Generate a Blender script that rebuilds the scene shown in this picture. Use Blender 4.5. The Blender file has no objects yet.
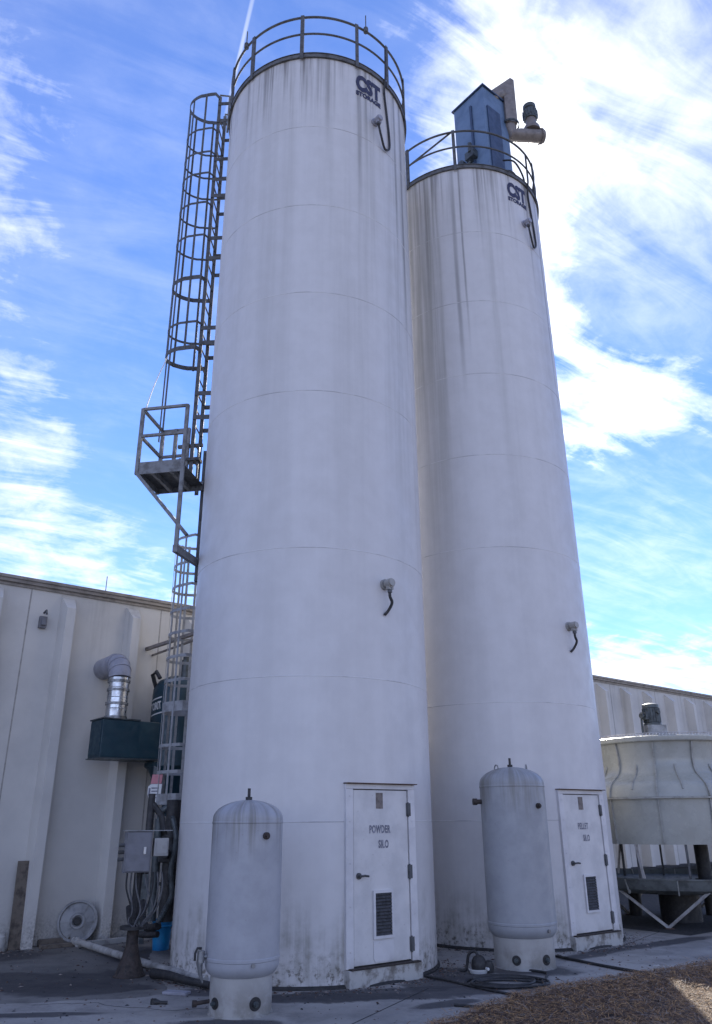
import bpy, bmesh, math, random
from mathutils import Vector, Matrix
random.seed(7)
PI = math.pi
sc = bpy.context.scene
COL = sc.collection
rad = math.radians

# ------------------------------------------------------------------ materials
class NT:
    """thin helper for writing node trees"""
    def __init__(s, tree): s.t = tree; s.n = tree.nodes; s.l = tree.links
    def new(s, typ, **kw):
        n = s.n.new(typ)
        for k, v in kw.items(): setattr(n, k, v)
        return n
    def put(s, sock, v):
        if v is None: return
        if isinstance(v, (int, float)): sock.default_value = v
        elif isinstance(v, (tuple, list)):
            v = tuple(v)
            sock.default_value = v if len(v) == len(sock.default_value) else v + (1.0,)
        else: s.l.new(v, sock)
    def math(s, op, a, b=None, c=None, clamp=False):
        n = s.new('ShaderNodeMath', operation=op, use_clamp=clamp)
        s.put(n.inputs[0], a); s.put(n.inputs[1], b); s.put(n.inputs[2], c)
        return n.outputs[0]
    def ramp(s, v, a, b, lo=0.0, hi=1.0, smooth=True):
        n = s.new('ShaderNodeMapRange', interpolation_type='SMOOTHSTEP' if smooth else 'LINEAR')
        s.put(n.inputs[0], v); s.put(n.inputs[1], a); s.put(n.inputs[2], b); s.put(n.inputs[3], lo); s.put(n.inputs[4], hi)
        return n.outputs[0]
    def mix(s, f, a, b):
        n = s.new('ShaderNodeMix', data_type='RGBA')
        s.put(n.inputs[0], f); s.put(n.inputs[6], a); s.put(n.inputs[7], b)
        return n.outputs[2]
    def comb(s, x, y, z):
        n = s.new('ShaderNodeCombineXYZ')
        s.put(n.inputs[0], x); s.put(n.inputs[1], y); s.put(n.inputs[2], z)
        return n.outputs[0]
    def sep(s, v):
        n = s.new('ShaderNodeSeparateXYZ'); s.l.new(v, n.inputs[0]); return n.outputs
    def noise(s, vec, scale=1.0, detail=4.0, rough=0.55, dist=0.0):
        n = s.new('ShaderNodeTexNoise')
        s.l.new(vec, n.inputs['Vector'])
        n.inputs['Scale'].default_value = scale; n.inputs['Detail'].default_value = detail
        n.inputs['Roughness'].default_value = rough; n.inputs['Distortion'].default_value = dist
        return n.outputs[0]
    def vmath(s, op, a, b=None, scale=None):
        n = s.new('ShaderNodeVectorMath', operation=op)
        s.put(n.inputs[0], a); s.put(n.inputs[1], b)
        if scale is not None: n.inputs['Scale'].default_value = scale
        return n.outputs[1] if op in ('DOT_PRODUCT', 'LENGTH') else n.outputs[0]

def newmat(name):
    m = bpy.data.materials.new(name); m.use_nodes = True
    t = NT(m.node_tree); b = m.node_tree.nodes['Principled BSDF']
    tc = t.new('ShaderNodeTexCoord')
    return m, t, b, tc.outputs['Object']

def bump(t, b, h, strength=0.2, dist=0.02):
    n = t.new('ShaderNodeBump'); n.inputs['Strength'].default_value = strength; n.inputs['Distance'].default_value = dist
    t.l.new(h, n.inputs['Height']); t.l.new(n.outputs[0], b.inputs['Normal'])

def basic(name, c, c2=None, scale=6.0, rough=0.5, metal=0.0, lo=0.42, hi=0.68, bmp=0.1, detail=6.0, rvar=0.12):
    m, t, b, co = newmat(name)
    c2 = c2 or tuple(x*0.72 for x in c)
    n = t.noise(co, scale, detail, 0.6)
    t.put(b.inputs['Base Color'], t.mix(t.ramp(n, lo, hi), c, c2))
    t.put(b.inputs['Roughness'], t.ramp(t.noise(co, scale*2.3, 4), 0.3, 0.7, max(0.05, rough-rvar), min(1, rough+rvar)))
    b.inputs['Metallic'].default_value = metal
    if bmp: bump(t, b, n, bmp, 0.01)
    return m

def silo_paint(name, seed, bias_deg, runs, base=(0.62, 0.605, 0.595)):
    """white enamel on steel with rain streaks from the rim, algae on one flank and splash grime at the foot"""
    m, t, b, co = newmat(name)
    x, y, z = t.sep(co)
    th = t.math('ARCTAN2', x, t.math('MULTIPLY', y, -1.0))       # 0 = towards -Y, positive towards +X
    s = t.math('MULTIPLY', th, 1.7)
    so = t.math('ADD', s, seed)
    n1 = t.noise(t.comb(t.math('MULTIPLY', so, 4.2), 0.0, t.math('MULTIPLY', z, 0.16)), 1, 5, 0.62)
    n1b = t.noise(t.comb(t.math('MULTIPLY', so, 11.0), 3.0, t.math('MULTIPLY', z, 0.22)), 1, 4, 0.6)
    n2 = t.noise(t.comb(t.math('MULTIPLY', so, 1.7), 7.0, t.math('MULTIPLY', z, 0.05)), 1, 5, 0.6)
    n3 = t.noise(t.comb(t.math('MULTIPLY', so, 0.9), 11.0, t.math('MULTIPLY', z, 0.4)), 1, 6, 0.6)
    n4 = t.noise(co, 3.5, 8, 0.65)
    n5 = t.noise(co, 14.0, 6, 0.7)
    nL = t.noise(t.comb(t.math('MULTIPLY', so, 0.8), 21.0, 0.0), 1, 3, 0.5)
    reach = t.noise(t.comb(t.math('MULTIPLY', so, 5.0), 17.0, 0.0), 1, 3, 0.6)
    top = t.ramp(t.math('ADD', z, t.math('MULTIPLY', reach, 3.4)), 13.9, 16.0)
    st1 = t.math('MULTIPLY', t.math('MULTIPLY', t.ramp(n1, 0.42, 0.6), t.ramp(n1b, 0.40, 0.6)), top)
    st1 = t.math('MULTIPLY', st1, t.ramp(nL, 0.40, 0.58, 0.2, 1.0))
    longmask = t.ramp(t.math('ADD', z, t.math('MULTIPLY', n3, 5.0)), 6.0, 14.5)
    flank = t.math('POWER', t.math('MAXIMUM', t.math('COSINE', t.math('SUBTRACT', th, rad(bias_deg))), 0.0), 3.0)
    st2 = t.math('MULTIPLY', t.math('MULTIPLY', t.ramp(n2, 0.45, 0.66), t.ramp(n1b, 0.3, 0.62)), longmask)
    st2 = t.math('MULTIPLY', st2, t.math('MULTIPLY_ADD', flank, 0.8, 0.2))
    # single long runs below brackets and lettering
    run = None
    sw = t.math('ADD', s, t.math('MULTIPLY', t.math('SUBTRACT', n3, 0.5), 0.06))
    for deg, wd, zend, amp in runs:
        q = t.math('DIVIDE', t.math('SUBTRACT', sw, rad(deg)*1.7), wd)
        q = t.math('MULTIPLY', t.ramp(t.math('ABSOLUTE', q), 1.0, 0.15), t.ramp(t.math('ADD', z, t.math('MULTIPLY', n3, .8)), zend, zend+2.6))
        q = t.math('MULTIPLY', q, amp)
        run = q if run is None else t.math('MAXIMUM', run, q)
    run = t.math('MULTIPLY', run, t.ramp(n1b, 0.25, 0.55, .45, 1))
    foot = t.ramp(t.math('ADD', z, t.math('MULTIPLY', t.math('SUBTRACT', n1, 0.5), 2.2)), 1.0, 0.05)
    gr = t.math('MULTIPLY', t.math('MULTIPLY', t.ramp(t.math('ADD', t.math('MULTIPLY', n4, .6), t.math('MULTIPLY', n1b, .4)), 0.42, 0.64), foot), 0.75)
    gr2 = t.math('MULTIPLY', t.ramp(n5, 0.5, 0.64), t.ramp(z, 0.42, 0.1))
    wob = t.ramp(t.math('ADD', t.math('MULTIPLY', n2, 0.6), t.math('MULTIPLY', n4, 0.4)), 0.3, 0.7)
    c = t.mix(wob, base, tuple(v*0.86 for v in base))
    c = t.mix(t.math('MULTIPLY', st2, 0.62), c, (0.215, 0.21, 0.17))
    c = t.mix(t.math('MULTIPLY', st1, 0.95), c, (0.13, 0.115, 0.10))
    c = t.mix(run, c, (0.12, 0.112, 0.10))
    c = t.mix(gr, c, (0.20, 0.19, 0.155))
    c = t.mix(t.math('MULTIPLY', gr2, 0.85), c, (0.10, 0.085, 0.065))
    t.put(b.inputs['Base Color'], c)
    t.put(b.inputs['Roughness'], t.ramp(n4, 0.3, 0.7, 0.42, 0.62))
    bump(t, b, t.math('ADD', t.math('MULTIPLY', t.noise(t.comb(t.math('MULTIPLY', so, 0.55), 1.0, t.math('MULTIPLY', z, 0.6)), 1, 2), 1.0), t.math('MULTIPLY', n5, 0.02)), 0.32, 0.08)
    return m

def wall_paint(name):
    m, t, b, co = newmat(name)
    x, y, z = t.sep(co)
    n = t.noise(t.comb(t.math('MULTIPLY', x, 2.6), t.math('MULTIPLY', y, 2.6), t.math('MULTIPLY', z, 0.22)), 1, 6, 0.62)
    n2 = t.noise(co, 0.9, 8, 0.6); n3 = t.noise(co, 30, 4, 0.6)
    c = t.mix(t.ramp(n2, 0.35, 0.7), (0.57, 0.55, 0.51), (0.48, 0.465, 0.435))
    top = t.ramp(t.math('ADD', z, n2), 3.2, 6.0)
    c = t.mix(t.math('MULTIPLY', t.math('MULTIPLY', t.ramp(n, 0.5, 0.72), top), 0.5), c, (0.2, 0.185, 0.155))
    foot = t.ramp(t.math('ADD', z, t.math('MULTIPLY', n, 0.8)), 1.0, 0.3)
    c = t.mix(t.math('MULTIPLY', t.math('MULTIPLY', t.ramp(n3, 0.35, 0.7), foot), 0.7), c, (0.12, 0.11, 0.10))
    t.put(b.inputs['Base Color'], c); b.inputs['Roughness'].default_value = 0.75
    bump(t, b, t.math('ADD', n3, t.math('MULTIPLY', n2, 0.5)), 0.12, 0.01)
    return m

def tank_paint(name, base, rim):
    m, t, b, co = newmat(name)
    x, y, z = t.sep(co)
    th = t.math('ARCTAN2', x, t.math('MULTIPLY', y, -1.0))
    n1 = t.noise(t.comb(t.math('MULTIPLY', th, 3.2), 2.0, t.math('MULTIPLY', z, 0.35)), 1, 6, 0.65)
    n2 = t.noise(co, 4.0, 8, 0.62); n3 = t.noise(co, 35, 4)
    c = t.mix(t.ramp(n2, 0.35, 0.7), base, tuple(v*0.86 for v in base))
    tp = t.ramp(t.math('ADD', z, t.math('MULTIPLY', n1, 0.7)), rim-0.15, rim+0.42)
    c = t.mix(t.math('MULTIPLY', t.math('MULTIPLY', tp, t.ramp(n1, 0.4, 0.66)), 0.75), c, (0.15, 0.14, 0.115))
    ft = t.ramp(z, 0.34, 0.0)
    c = t.mix(t.math('MULTIPLY', t.math('MULTIPLY', ft, t.ramp(n2, 0.38, 0.62)), 0.7), c, (0.16, 0.145, 0.12))
    c = t.mix(t.ramp(n3, 0.66, 0.74, 0, 0.3), c, (0.2, 0.15, 0.1))
    t.put(b.inputs['Base Color'], c)
    t.put(b.inputs['Roughness'], t.ramp(n2, 0.3, 0.7, 0.38, 0.6))
    bump(t, b, n3, 0.06, 0.005)
    return m

def concrete_ground(name, k, spots):
    m, t, b, co = newmat(name)
    x, y, z = t.sep(co)
    big = t.noise(co, 0.55, 8, 0.62, 0.4); mid = t.noise(co, 2.2, 8, 0.65); fine = t.noise(co, 28, 6, 0.7)
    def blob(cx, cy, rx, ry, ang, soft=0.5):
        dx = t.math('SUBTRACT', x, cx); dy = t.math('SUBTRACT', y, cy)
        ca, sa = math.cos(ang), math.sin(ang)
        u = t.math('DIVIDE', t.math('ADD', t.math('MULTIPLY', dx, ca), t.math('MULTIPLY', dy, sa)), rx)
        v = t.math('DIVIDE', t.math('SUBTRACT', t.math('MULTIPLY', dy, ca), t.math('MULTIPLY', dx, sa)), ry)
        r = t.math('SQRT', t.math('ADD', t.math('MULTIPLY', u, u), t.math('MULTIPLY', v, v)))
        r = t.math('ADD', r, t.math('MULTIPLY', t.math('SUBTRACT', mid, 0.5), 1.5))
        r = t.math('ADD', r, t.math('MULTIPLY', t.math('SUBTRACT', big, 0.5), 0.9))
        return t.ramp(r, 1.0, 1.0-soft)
    c = t.mix(t.ramp(big, 0.35, 0.68), (0.32*k, 0.305*k, 0.28*k), (0.18*k, 0.172*k, 0.16*k))
    c = t.mix(t.math('MULTIPLY', t.ramp(mid, 0.48, 0.66), 0.5), c, (0.12*k, 0.115*k, 0.11*k))
    c = t.mix(t.ramp(fine, 0.4, 0.75, 0, 0.3), c, (0.15, 0.143, 0.135))
    c = t.mix(t.ramp(mid, 0.34, 0.24, 0, 0.5), c, (0.40, 0.38, 0.35))
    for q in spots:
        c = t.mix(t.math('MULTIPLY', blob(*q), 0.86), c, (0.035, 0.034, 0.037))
    t.put(b.inputs['Base Color'], c)
    t.put(b.inputs['Roughness'], t.ramp(mid, 0.3, 0.7, 0.62, 0.9))
    bump(t, b, t.math('ADD', fine, t.math('MULTIPLY', mid, 0.8)), 0.25, 0.01)
    return m

M = {}
M['silo_a'] = silo_paint('silo_enamel_a', 0.0, 75, ((-4, .05, 12.6, .6), (3, .035, 12.9, .7), (9, .06, 12.2, .55), (13, .03, 12.8, .6), (28.5, .06, 10.6, .62), (33, .03, 12.3, .5), (58, .05, 10.2, .6), (66, .07, 8.6, .65), (-31, .03, 12.8, .5)))
M['silo_b'] = silo_paint('silo_enamel_b', 41.0, -35, ((-34, .04, 10.8, .5), (-14, .06, 8.8, .5), (-9, .03, 9.8, .55), (4, .03, 11.8, .4), (45, .05, 11.4, .55), (60, .07, 8.8, .55), (26, .04, 12.3, .4)))
M['seam'] = basic('seam_sealant', (0.63, 0.62, 0.615), (0.40, 0.39, 0.385), 1.6, 0.6, 0, .42, .62)
M['rim'] = basic('rim_steel', (0.13, 0.13, 0.13), (0.06, 0.055, 0.05), 8, 0.6, 0.3)
M['roof'] = basic('silo_roof_paint', (0.5, 0.49, 0.47), None, 4, 0.55)
M['rail'] = basic('dark_galvanised', (0.085, 0.088, 0.092), (0.045, 0.043, 0.04), 10, 0.65, 0.0)
M['galv'] = basic('weathered_galvanised', (0.27, 0.275, 0.28), (0.16, 0.16, 0.155), 9, 0.48, 0.7)
M['ladder'] = basic('grey_ladder_steel', (0.20, 0.205, 0.21), (0.11, 0.108, 0.105), 9, 0.65, 0.0)
M['cagegalv'] = basic('skylit_galvanised_bar', (0.30, 0.305, 0.31), (0.2, 0.2, 0.2), 9, 0.6)  # lower cage steel, paler with its sky reflection put into the colour
M['duct'] = basic('bright_galvanised_sheet', (0.55, 0.56, 0.57), (0.36, 0.37, 0.38), 5, 0.3, 0.9)
M['pvcgrey'] = basic('grey_plastic_duct', (0.30, 0.30, 0.34), (0.24, 0.24, 0.27), 5, 0.45)
M['door'] = tank_paint('door_enamel', (0.60, 0.585, 0.57), 3.0)
M['frame'] = tank_paint('door_frame_enamel', (0.62, 0.605, 0.60), 3.0)
M['sill'] = basic('flaking_sill_paint', (0.42, 0.41, 0.385), (0.16, 0.145, 0.125), 9, 0.75, 0, 0.42, 0.68, 0.3)
M['rust'] = basic('rusty_steel', (0.10, 0.055, 0.036), (0.05, 0.032, 0.025), 12, 0.85, 0.1, bmp=0.4)
M['rustdark'] = basic('old_brown_iron', (0.055, 0.042, 0.036), (0.026, 0.022, 0.02), 14, 0.75, 0.2, bmp=0.4)
M['black'] = basic('black_rubber', (0.018, 0.018, 0.019), (0.035, 0.033, 0.032), 12, 0.6)
M['navy'] = basic('navy_lettering_paint', (0.018, 0.02, 0.06), (0.03, 0.03, 0.065), 14, 0.55, bmp=0)
M['letter'] = basic('faded_stencil_ink', (0.13, 0.132, 0.165), (0.30, 0.30, 0.34), 40, 0.7, bmp=0)
M['fade'] = basic('very_faded_stencil_ink', (0.17, 0.17, 0.2), (0.33, 0.33, 0.35), 40, 0.7, bmp=0)
M['tape'] = basic('brown_tape', (0.2, 0.17, 0.15), (0.12, 0.1, 0.09), 20, 0.8)
M['louver'] = basic('dark_louver', (0.06, 0.06, 0.065), (0.03, 0.03, 0.03), 20, 0.6, 0.3)
M['tank_a'] = tank_paint('tank_paint_light', (0.36, 0.365, 0.385), 1.75)
M['tank_b'] = tank_paint('tank_paint_weathered', (0.32, 0.33, 0.345), 2.16)
M['skirt'] = tank_paint('skirt_paint', (0.38, 0.37, 0.35), 3.0)
M['wall'] = wall_paint('painted_precast_concrete')
M['joint'] = basic('joint_sealant', (0.36, 0.34, 0.31), None, 10, 0.8)
M['trim'] = basic('brown_grey_gutter', (0.30, 0.27, 0.24), (0.2, 0.18, 0.16), 5, 0.5, 0.2)
M['roofing'] = basic('metal_roofing', (0.4, 0.39, 0.37), None, 3, 0.5, 0.2)
M['teal'] = basic('dark_teal_enamel', (0.008, 0.034, 0.05), (0.014, 0.045, 0.06), 5, 0.42)
M['blue'] = basic('steel_blue_enamel', (0.12, 0.185, 0.29), (0.09, 0.145, 0.235), 3, 0.5)
M['bluedark'] = basic('navy_panel_enamel', (0.03, 0.055, 0.11), None, 3, 0.45)
M['taupe'] = basic('taupe_pipe_paint', (0.215, 0.19, 0.175), (0.15, 0.13, 0.12), 6, 0.5, 0.2)
M['frp'] = basic('weathered_fibreglass', (0.36, 0.365, 0.33), (0.32, 0.325, 0.29), 2.5, 0.27, bmp=0.08)
M['frprib'] = basic('fibreglass_flange', (0.33, 0.33, 0.305), (0.22, 0.22, 0.2), 12, 0.5)
M['basin'] = basic('basin_fibreglass', (0.13, 0.14, 0.135), (0.07, 0.075, 0.07), 6, 0.5)
M['mesh'] = basic('bright_fan_mesh', (0.6, 0.6, 0.6), (0.4, 0.4, 0.4), 20, 0.4, 0.8)
M['motor'] = basic('motor_grey', (0.07, 0.085, 0.09), (0.035, 0.04, 0.042), 10, 0.45, 0.2)
M['strut'] = basic('galvanised_strut', (0.42, 0.41, 0.4), (0.28, 0.26, 0.24), 9, 0.5, 0.4)
M['ebox'] = basic('grey_enclosure', (0.17, 0.17, 0.185), (0.13, 0.13, 0.14), 6, 0.5)
M['white'] = basic('white_plastic', (0.6, 0.6, 0.58), (0.55, 0.55, 0.53), 8, 0.5)
M['dirtywhite'] = basic('dirty_white_pipe', (0.40, 0.39, 0.365), (0.2, 0.19, 0.175), 6, 0.6)
M['cable'] = basic('grey_cable', (0.12, 0.12, 0.125), (0.06, 0.06, 0.06), 10, 0.6)
M['bucket'] = basic('blue_bucket_plastic', (0.016, 0.24, 0.50), (0.012, 0.18, 0.40), 6, 0.4)
M['reel'] = basic('pale_reel_plastic', (0.30, 0.30, 0.30), (0.18, 0.18, 0.18), 6, 0.5)
M['wood'] = basic('old_grey_wood', (0.15, 0.125, 0.10), (0.07, 0.058, 0.048), 9, 0.85, bmp=0.4)
M['pink'] = basic('faded_red_sign', (0.5, 0.2, 0.22), (0.4, 0.16, 0.18), 12, 0.6)
M['nearblack'] = basic('near_black_matte', (0.03, 0.03, 0.031), (0.016, 0.016, 0.017), 9, 0.9, bmp=0.4)
M['soil'] = basic('brown_mulch_soil', (0.10, 0.06, 0.036), (0.045, 0.03, 0.022), 11, 0.95, bmp=0.8)
M['rope'] = basic('white_rope', (0.75, 0.75, 0.73), None, 20, 0.7)
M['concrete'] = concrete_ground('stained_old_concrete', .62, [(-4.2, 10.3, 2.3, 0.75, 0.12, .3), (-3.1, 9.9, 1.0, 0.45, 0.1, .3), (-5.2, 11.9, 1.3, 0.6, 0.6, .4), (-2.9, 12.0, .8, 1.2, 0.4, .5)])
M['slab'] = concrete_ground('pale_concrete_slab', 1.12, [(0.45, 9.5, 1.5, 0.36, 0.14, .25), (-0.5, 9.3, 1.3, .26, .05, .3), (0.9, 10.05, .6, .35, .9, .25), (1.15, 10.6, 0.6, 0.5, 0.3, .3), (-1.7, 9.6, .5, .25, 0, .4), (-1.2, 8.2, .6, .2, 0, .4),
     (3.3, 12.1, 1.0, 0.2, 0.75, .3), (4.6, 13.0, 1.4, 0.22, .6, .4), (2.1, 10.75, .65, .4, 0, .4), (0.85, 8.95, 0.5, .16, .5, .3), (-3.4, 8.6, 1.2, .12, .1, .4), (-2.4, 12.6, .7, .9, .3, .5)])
NEED = [basic('needle_tan', (0.42, 0.245, 0.10), None, 30, 0.8, bmp=0), basic('needle_red', (0.27, 0.15, 0.07), None, 30, 0.8, bmp=0),
        basic('needle_dark', (0.085, 0.048, 0.034), None, 30, 0.85, bmp=0), basic('needle_grey', (0.25, 0.20, 0.16), None, 30, 0.8, bmp=0)]

# ------------------------------------------------------------------ mesh helpers
def V(*a): return Vector(a)
class MB:
    def __init__(s): s.v = []; s.f = []; s.mi = []; s.cur = 0
    def add(s, vs, fs):
        o = len(s.v); s.v += [tuple(p) for p in vs]
        for f in fs: s.f.append(tuple(i+o for i in f)); s.mi.append(s.cur)
        return s
    def box(s, c, d, mat=None):
        x, y, z = d[0]/2, d[1]/2, d[2]/2
        vs = [V(i*x, j*y, k*z) for k in (-1, 1) for j in (-1, 1) for i in (-1, 1)]
        if mat is not None: vs = [mat @ p for p in vs]
        vs = [p + Vector(c) for p in vs]
        return s.add(vs, [(0, 2, 3, 1), (4, 5, 7, 6), (0, 1, 5, 4), (2, 6, 7, 3), (0, 4, 6, 2), (1, 3, 7, 5)])
    def obox(s, o, ex, ey, ez, a, b):
        """box in a frame (o; ex,ey,ez) between local corners a and b"""
        vs = [Vector(o)+ex*x+ey*y+ez*z for z in (a[2], b[2]) for y in (a[1], b[1]) for x in (a[0], b[0])]
        return s.add(vs, [(0, 2, 3, 1), (4, 5, 7, 6), (0, 1, 5, 4), (2, 6, 7, 3), (0, 4, 6, 2), (1, 3, 7, 5)])
    def bar(s, p, q, w, d, ref=(0, 0, 1)):
        p, q = Vector(p), Vector(q); t = (q-p).normalized(); r = Vector(ref)
        if abs(t.dot(r)) > 0.98: r = V(1, 0, 0)
        a = t.cross(r).normalized(); b = a.cross(t).normalized()
        return s.obox(p, a, b, t, (-w/2, -d/2, 0), (w/2, d/2, (q-p).length))
    def tube(s, pts, r, n=10, closed=False, caps=True):
        pts = [Vector(p) for p in pts]; N = len(pts); rings = []
        rs = r if isinstance(r, (list, tuple)) else [r]*N
        prev = None
        for i in range(N):
            if closed: t = pts[(i+1) % N]-pts[i-1]
            else: t = pts[min(i+1, N-1)]-pts[max(i-1, 0)]
            t.normalize()
            if prev is None:
                ref = V(0, 0, 1) if abs(t.z) < 0.9 else V(1, 0, 0)
                a = t.cross(ref).normalized()
            else: a = (prev - t*prev.dot(t)).normalized()
            prev = a; b = t.cross(a)
            rings.append([pts[i]+(a*math.cos(2*PI*k/n)+b*math.sin(2*PI*k/n))*rs[i] for k in range(n)])
        fs = []
        for i in range(N if closed else N-1):
            j = (i+1) % N
            for k in range(n): fs.append((i*n+k, i*n+(k+1) % n, j*n+(k+1) % n, j*n+k))
        if caps and not closed: fs += [tuple(range(n-1, -1, -1)), tuple((N-1)*n+k for k in range(n))]
        return s.add([p for g in rings for p in g], fs)
    def sweep(s, pts, w, h, closed=False):
        """rectangular flat bar of thickness w (horizontal) and height h (vertical) along a horizontal-ish path"""
        pts = [Vector(p) for p in pts]; N = len(pts); vs = []
        for i in range(N):
            t = (pts[(i+1) % N]-pts[i-1]) if closed else pts[min(i+1, N-1)]-pts[max(i-1, 0)]
            t.z = 0; t.normalize(); a = V(t.y, -t.x, 0)
            for da, dz in ((-1, -1), (1, -1), (1, 1), (-1, 1)): vs.append(pts[i]+a*(da*w/2)+V(0, 0, dz*h/2))
        fs = []
        for i in range(N if closed else N-1):
            j = (i+1) % N
            for k in range(4): fs.append((i*4+k, i*4+(k+1) % 4, j*4+(k+1) % 4, j*4+k))
        if not closed: fs += [(3, 2, 1, 0), tuple((N-1)*4+k for k in range(4))]
        return s.add(vs, fs)
    def lathe(s, prof, n=64, c=(0, 0, 0), mats=None, ph=0.0, skip=None):
        """prof: list of (r, z); material index per segment in mats"""
        vs = []
        for r, z in prof:
            for k in range(n):
                a = 2*PI*k/n+ph; vs.append(V(c[0]+r*math.cos(a), c[1]+r*math.sin(a), c[2]+z))
        o = len(s.v); s.v += [tuple(p) for p in vs]
        for i in range(len(prof)-1):
            for k in range(n):
                k2 = (k+1) % n
                if skip and skip(i, math.degrees(2*PI*(k+.5)/n+ph)+90): continue
                if prof[i][0] < 1e-6: f = (i*n, (i+1)*n+k2, (i+1)*n+k)
                elif prof[i+1][0] < 1e-6: f = (i*n+k, i*n+k2, (i+1)*n)
                else: f = (i*n+k, i*n+k2, (i+1)*n+k2, (i+1)*n+k)
                s.f.append(tuple(q+o for q in f)); s.mi.append(mats[i] if mats else s.cur)
        return s
    def cyl(s, p, q, r, n=20, r2=None):
        return s.tube([p, q], [r, r if r2 is None else r2], n)
    def prism(s, poly, o, ex, ey, ez, z0, z1):
        n = len(poly); o = Vector(o)
        vs = [o+ex*x+ey*y+ez*z for z in (z0, z1) for x, y in poly]
        fs = [tuple(range(n-1, -1, -1)), tuple(range(n, 2*n))]+[(i, (i+1) % n, n+(i+1) % n, n+i) for i in range(n)]
        return s.add(vs, fs)
    def build(s, name, mat, parent=None, smooth=False, bevel=0.0, kind=None, loc=None):
        me = bpy.data.meshes.new(name); me.from_pydata(s.v, [], s.f)
        for m in (mat if isinstance(mat, list) else [mat]): me.materials.append(m)
        if any(s.mi): me.polygons.foreach_set('material_index', s.mi)
        bm = bmesh.new(); bm.from_mesh(me)
        loose = [v for v in bm.verts if not v.link_faces]
        if loose: bmesh.ops.delete(bm, geom=loose, context='VERTS')
        bmesh.ops.recalc_face_normals(bm, faces=bm.faces)
        if bevel:
            bmesh.ops.bevel(bm, geom=[e for e in bm.edges if len(e.link_faces) == 2 and e.calc_face_angle(0) > 0.6], offset=bevel, segments=2, affect='EDGES', profile=0.6)
        if smooth:
            for f in bm.faces: f.smooth = True
            for e in bm.edges:
                if len(e.link_faces) == 2 and e.calc_face_angle(0) > 0.62: e.smooth = False
        bm.to_mesh(me); bm.free()
        o = bpy.data.objects.new(name, me); COL.objects.link(o)
        if parent is not None: o.parent = parent
        if loc is not None: o.location = loc
        if kind: o['kind'] = kind
        return o

def thing(name, loc, label, cat, group=None):
    o = bpy.data.objects.new(name, None); COL.objects.link(o); o.empty_display_size = 0.2
    o.location = loc; o['label'] = label; o['category'] = cat
    if group: o['group'] = group
    return o
def tag(o, label, cat, group=None):
    o['label'] = label; o['category'] = cat
    if group: o['group'] = group
    return o
def smoothpath(pts, n=8):
    """Catmull-Rom through points"""
    P = [Vector(p) for p in pts]; out = []
    for i in range(len(P)-1):
        p0, p1, p2, p3 = P[max(i-1, 0)], P[i], P[i+1], P[min(i+2, len(P)-1)]
        for k in range(n):
            t = k/n
            out.append(0.5*((2*p1)+(p2-p0)*t+(2*p0-5*p1+4*p2-p3)*t*t+(3*p1-p0-3*p2+p3)*t**3))
    return out+[P[-1]]
def D(th): return V(math.sin(rad(th)), -math.cos(rad(th)), 0)      # outward direction, 0 deg = towards -Y
def Tn(th): return V(math.cos(rad(th)), math.sin(rad(th)), 0)     # tangent (to the right seen from outside)
def pol(th, r, z): return D(th)*r+V(0, 0, z)

def textmesh(body, size, offset=0.0, sx=1.0, space=1.0):
    cu = bpy.data.curves.new('lettering', 'FONT'); cu.body = body; cu.size = size; cu.offset = offset
    cu.align_x = 'LEFT'; cu.space_character = space; cu.resolution_u = 3
    o = bpy.data.objects.new('lettering_tmp', cu); COL.objects.link(o)
    dg = bpy.context.evaluated_depsgraph_get(); dg.update()
    me = o.evaluated_get(dg).to_mesh()
    vs = [v.co.copy() for v in me.vertices]; fs = [tuple(p.vertices) for p in me.polygons]
    o.evaluated_get(dg).to_mesh_clear()
    bpy.data.objects.remove(o); bpy.data.curves.remove(cu)
    for v in vs: v.x *= sx
    w = max(v.x for v in vs)-min(v.x for v in vs); x0 = min(v.x for v in vs)
    for v in vs: v.x -= x0
    return vs, fs, w

# ------------------------------------------------------------------ layout constants (metres)
CA = V(-0.70, 11.38, 0); CB = V(2.42, 13.89, 0); R = 1.70; HS = 14.27
WO = V(-5.9, 12.3, 0); WD = V(0.7804, 0.6253, 0); WN = V(0.6253, -0.7804, 0)   # wall line: origin, direction, outward normal

# ------------------------------------------------------------------ setting
g = MB(); g.add([V(-400, -400, 0), V(400, -400, 0), V(400, 400, 0), V(-400, 400, 0)], [(0, 1, 2, 3)])
g.build('ground', M['concrete'], kind='structure')
rs_ = random.Random(21)
edge = smoothpath([V(-12, 7.75, 0), V(-6, 8.72, 0), V(-3.63, 9.12, 0), V(-2.9, 9.28, 0), V(-2.35, 9.36, 0), V(-2.12, 9.6, 0), V(-2.2, 10.1, 0), V(-2.5, 10.7, 0), V(-2.75, 11.6, 0), V(-2.95, 12.6, 0), V(-2.9, 14.3, 0)], 8)
edge = [p+V(rs_.uniform(-.02, .02), rs_.uniform(-.025, .025), 0) for p in edge]
g = MB(); pts = edge+[V(6.3, 21.9, 0), V(40, 30, 0), V(40, -20, 0), V(-12, -20, 0)]
g.add([V(p.x, p.y, .003) for p in pts]+[V(p.x, p.y, -.05) for p in pts], [tuple(range(len(pts)))]+[(i, len(pts)+i, len(pts)+i+1, i+1) for i in range(len(edge)-1)])
g.build('concrete_slab', M['slab'], kind='structure')
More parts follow.
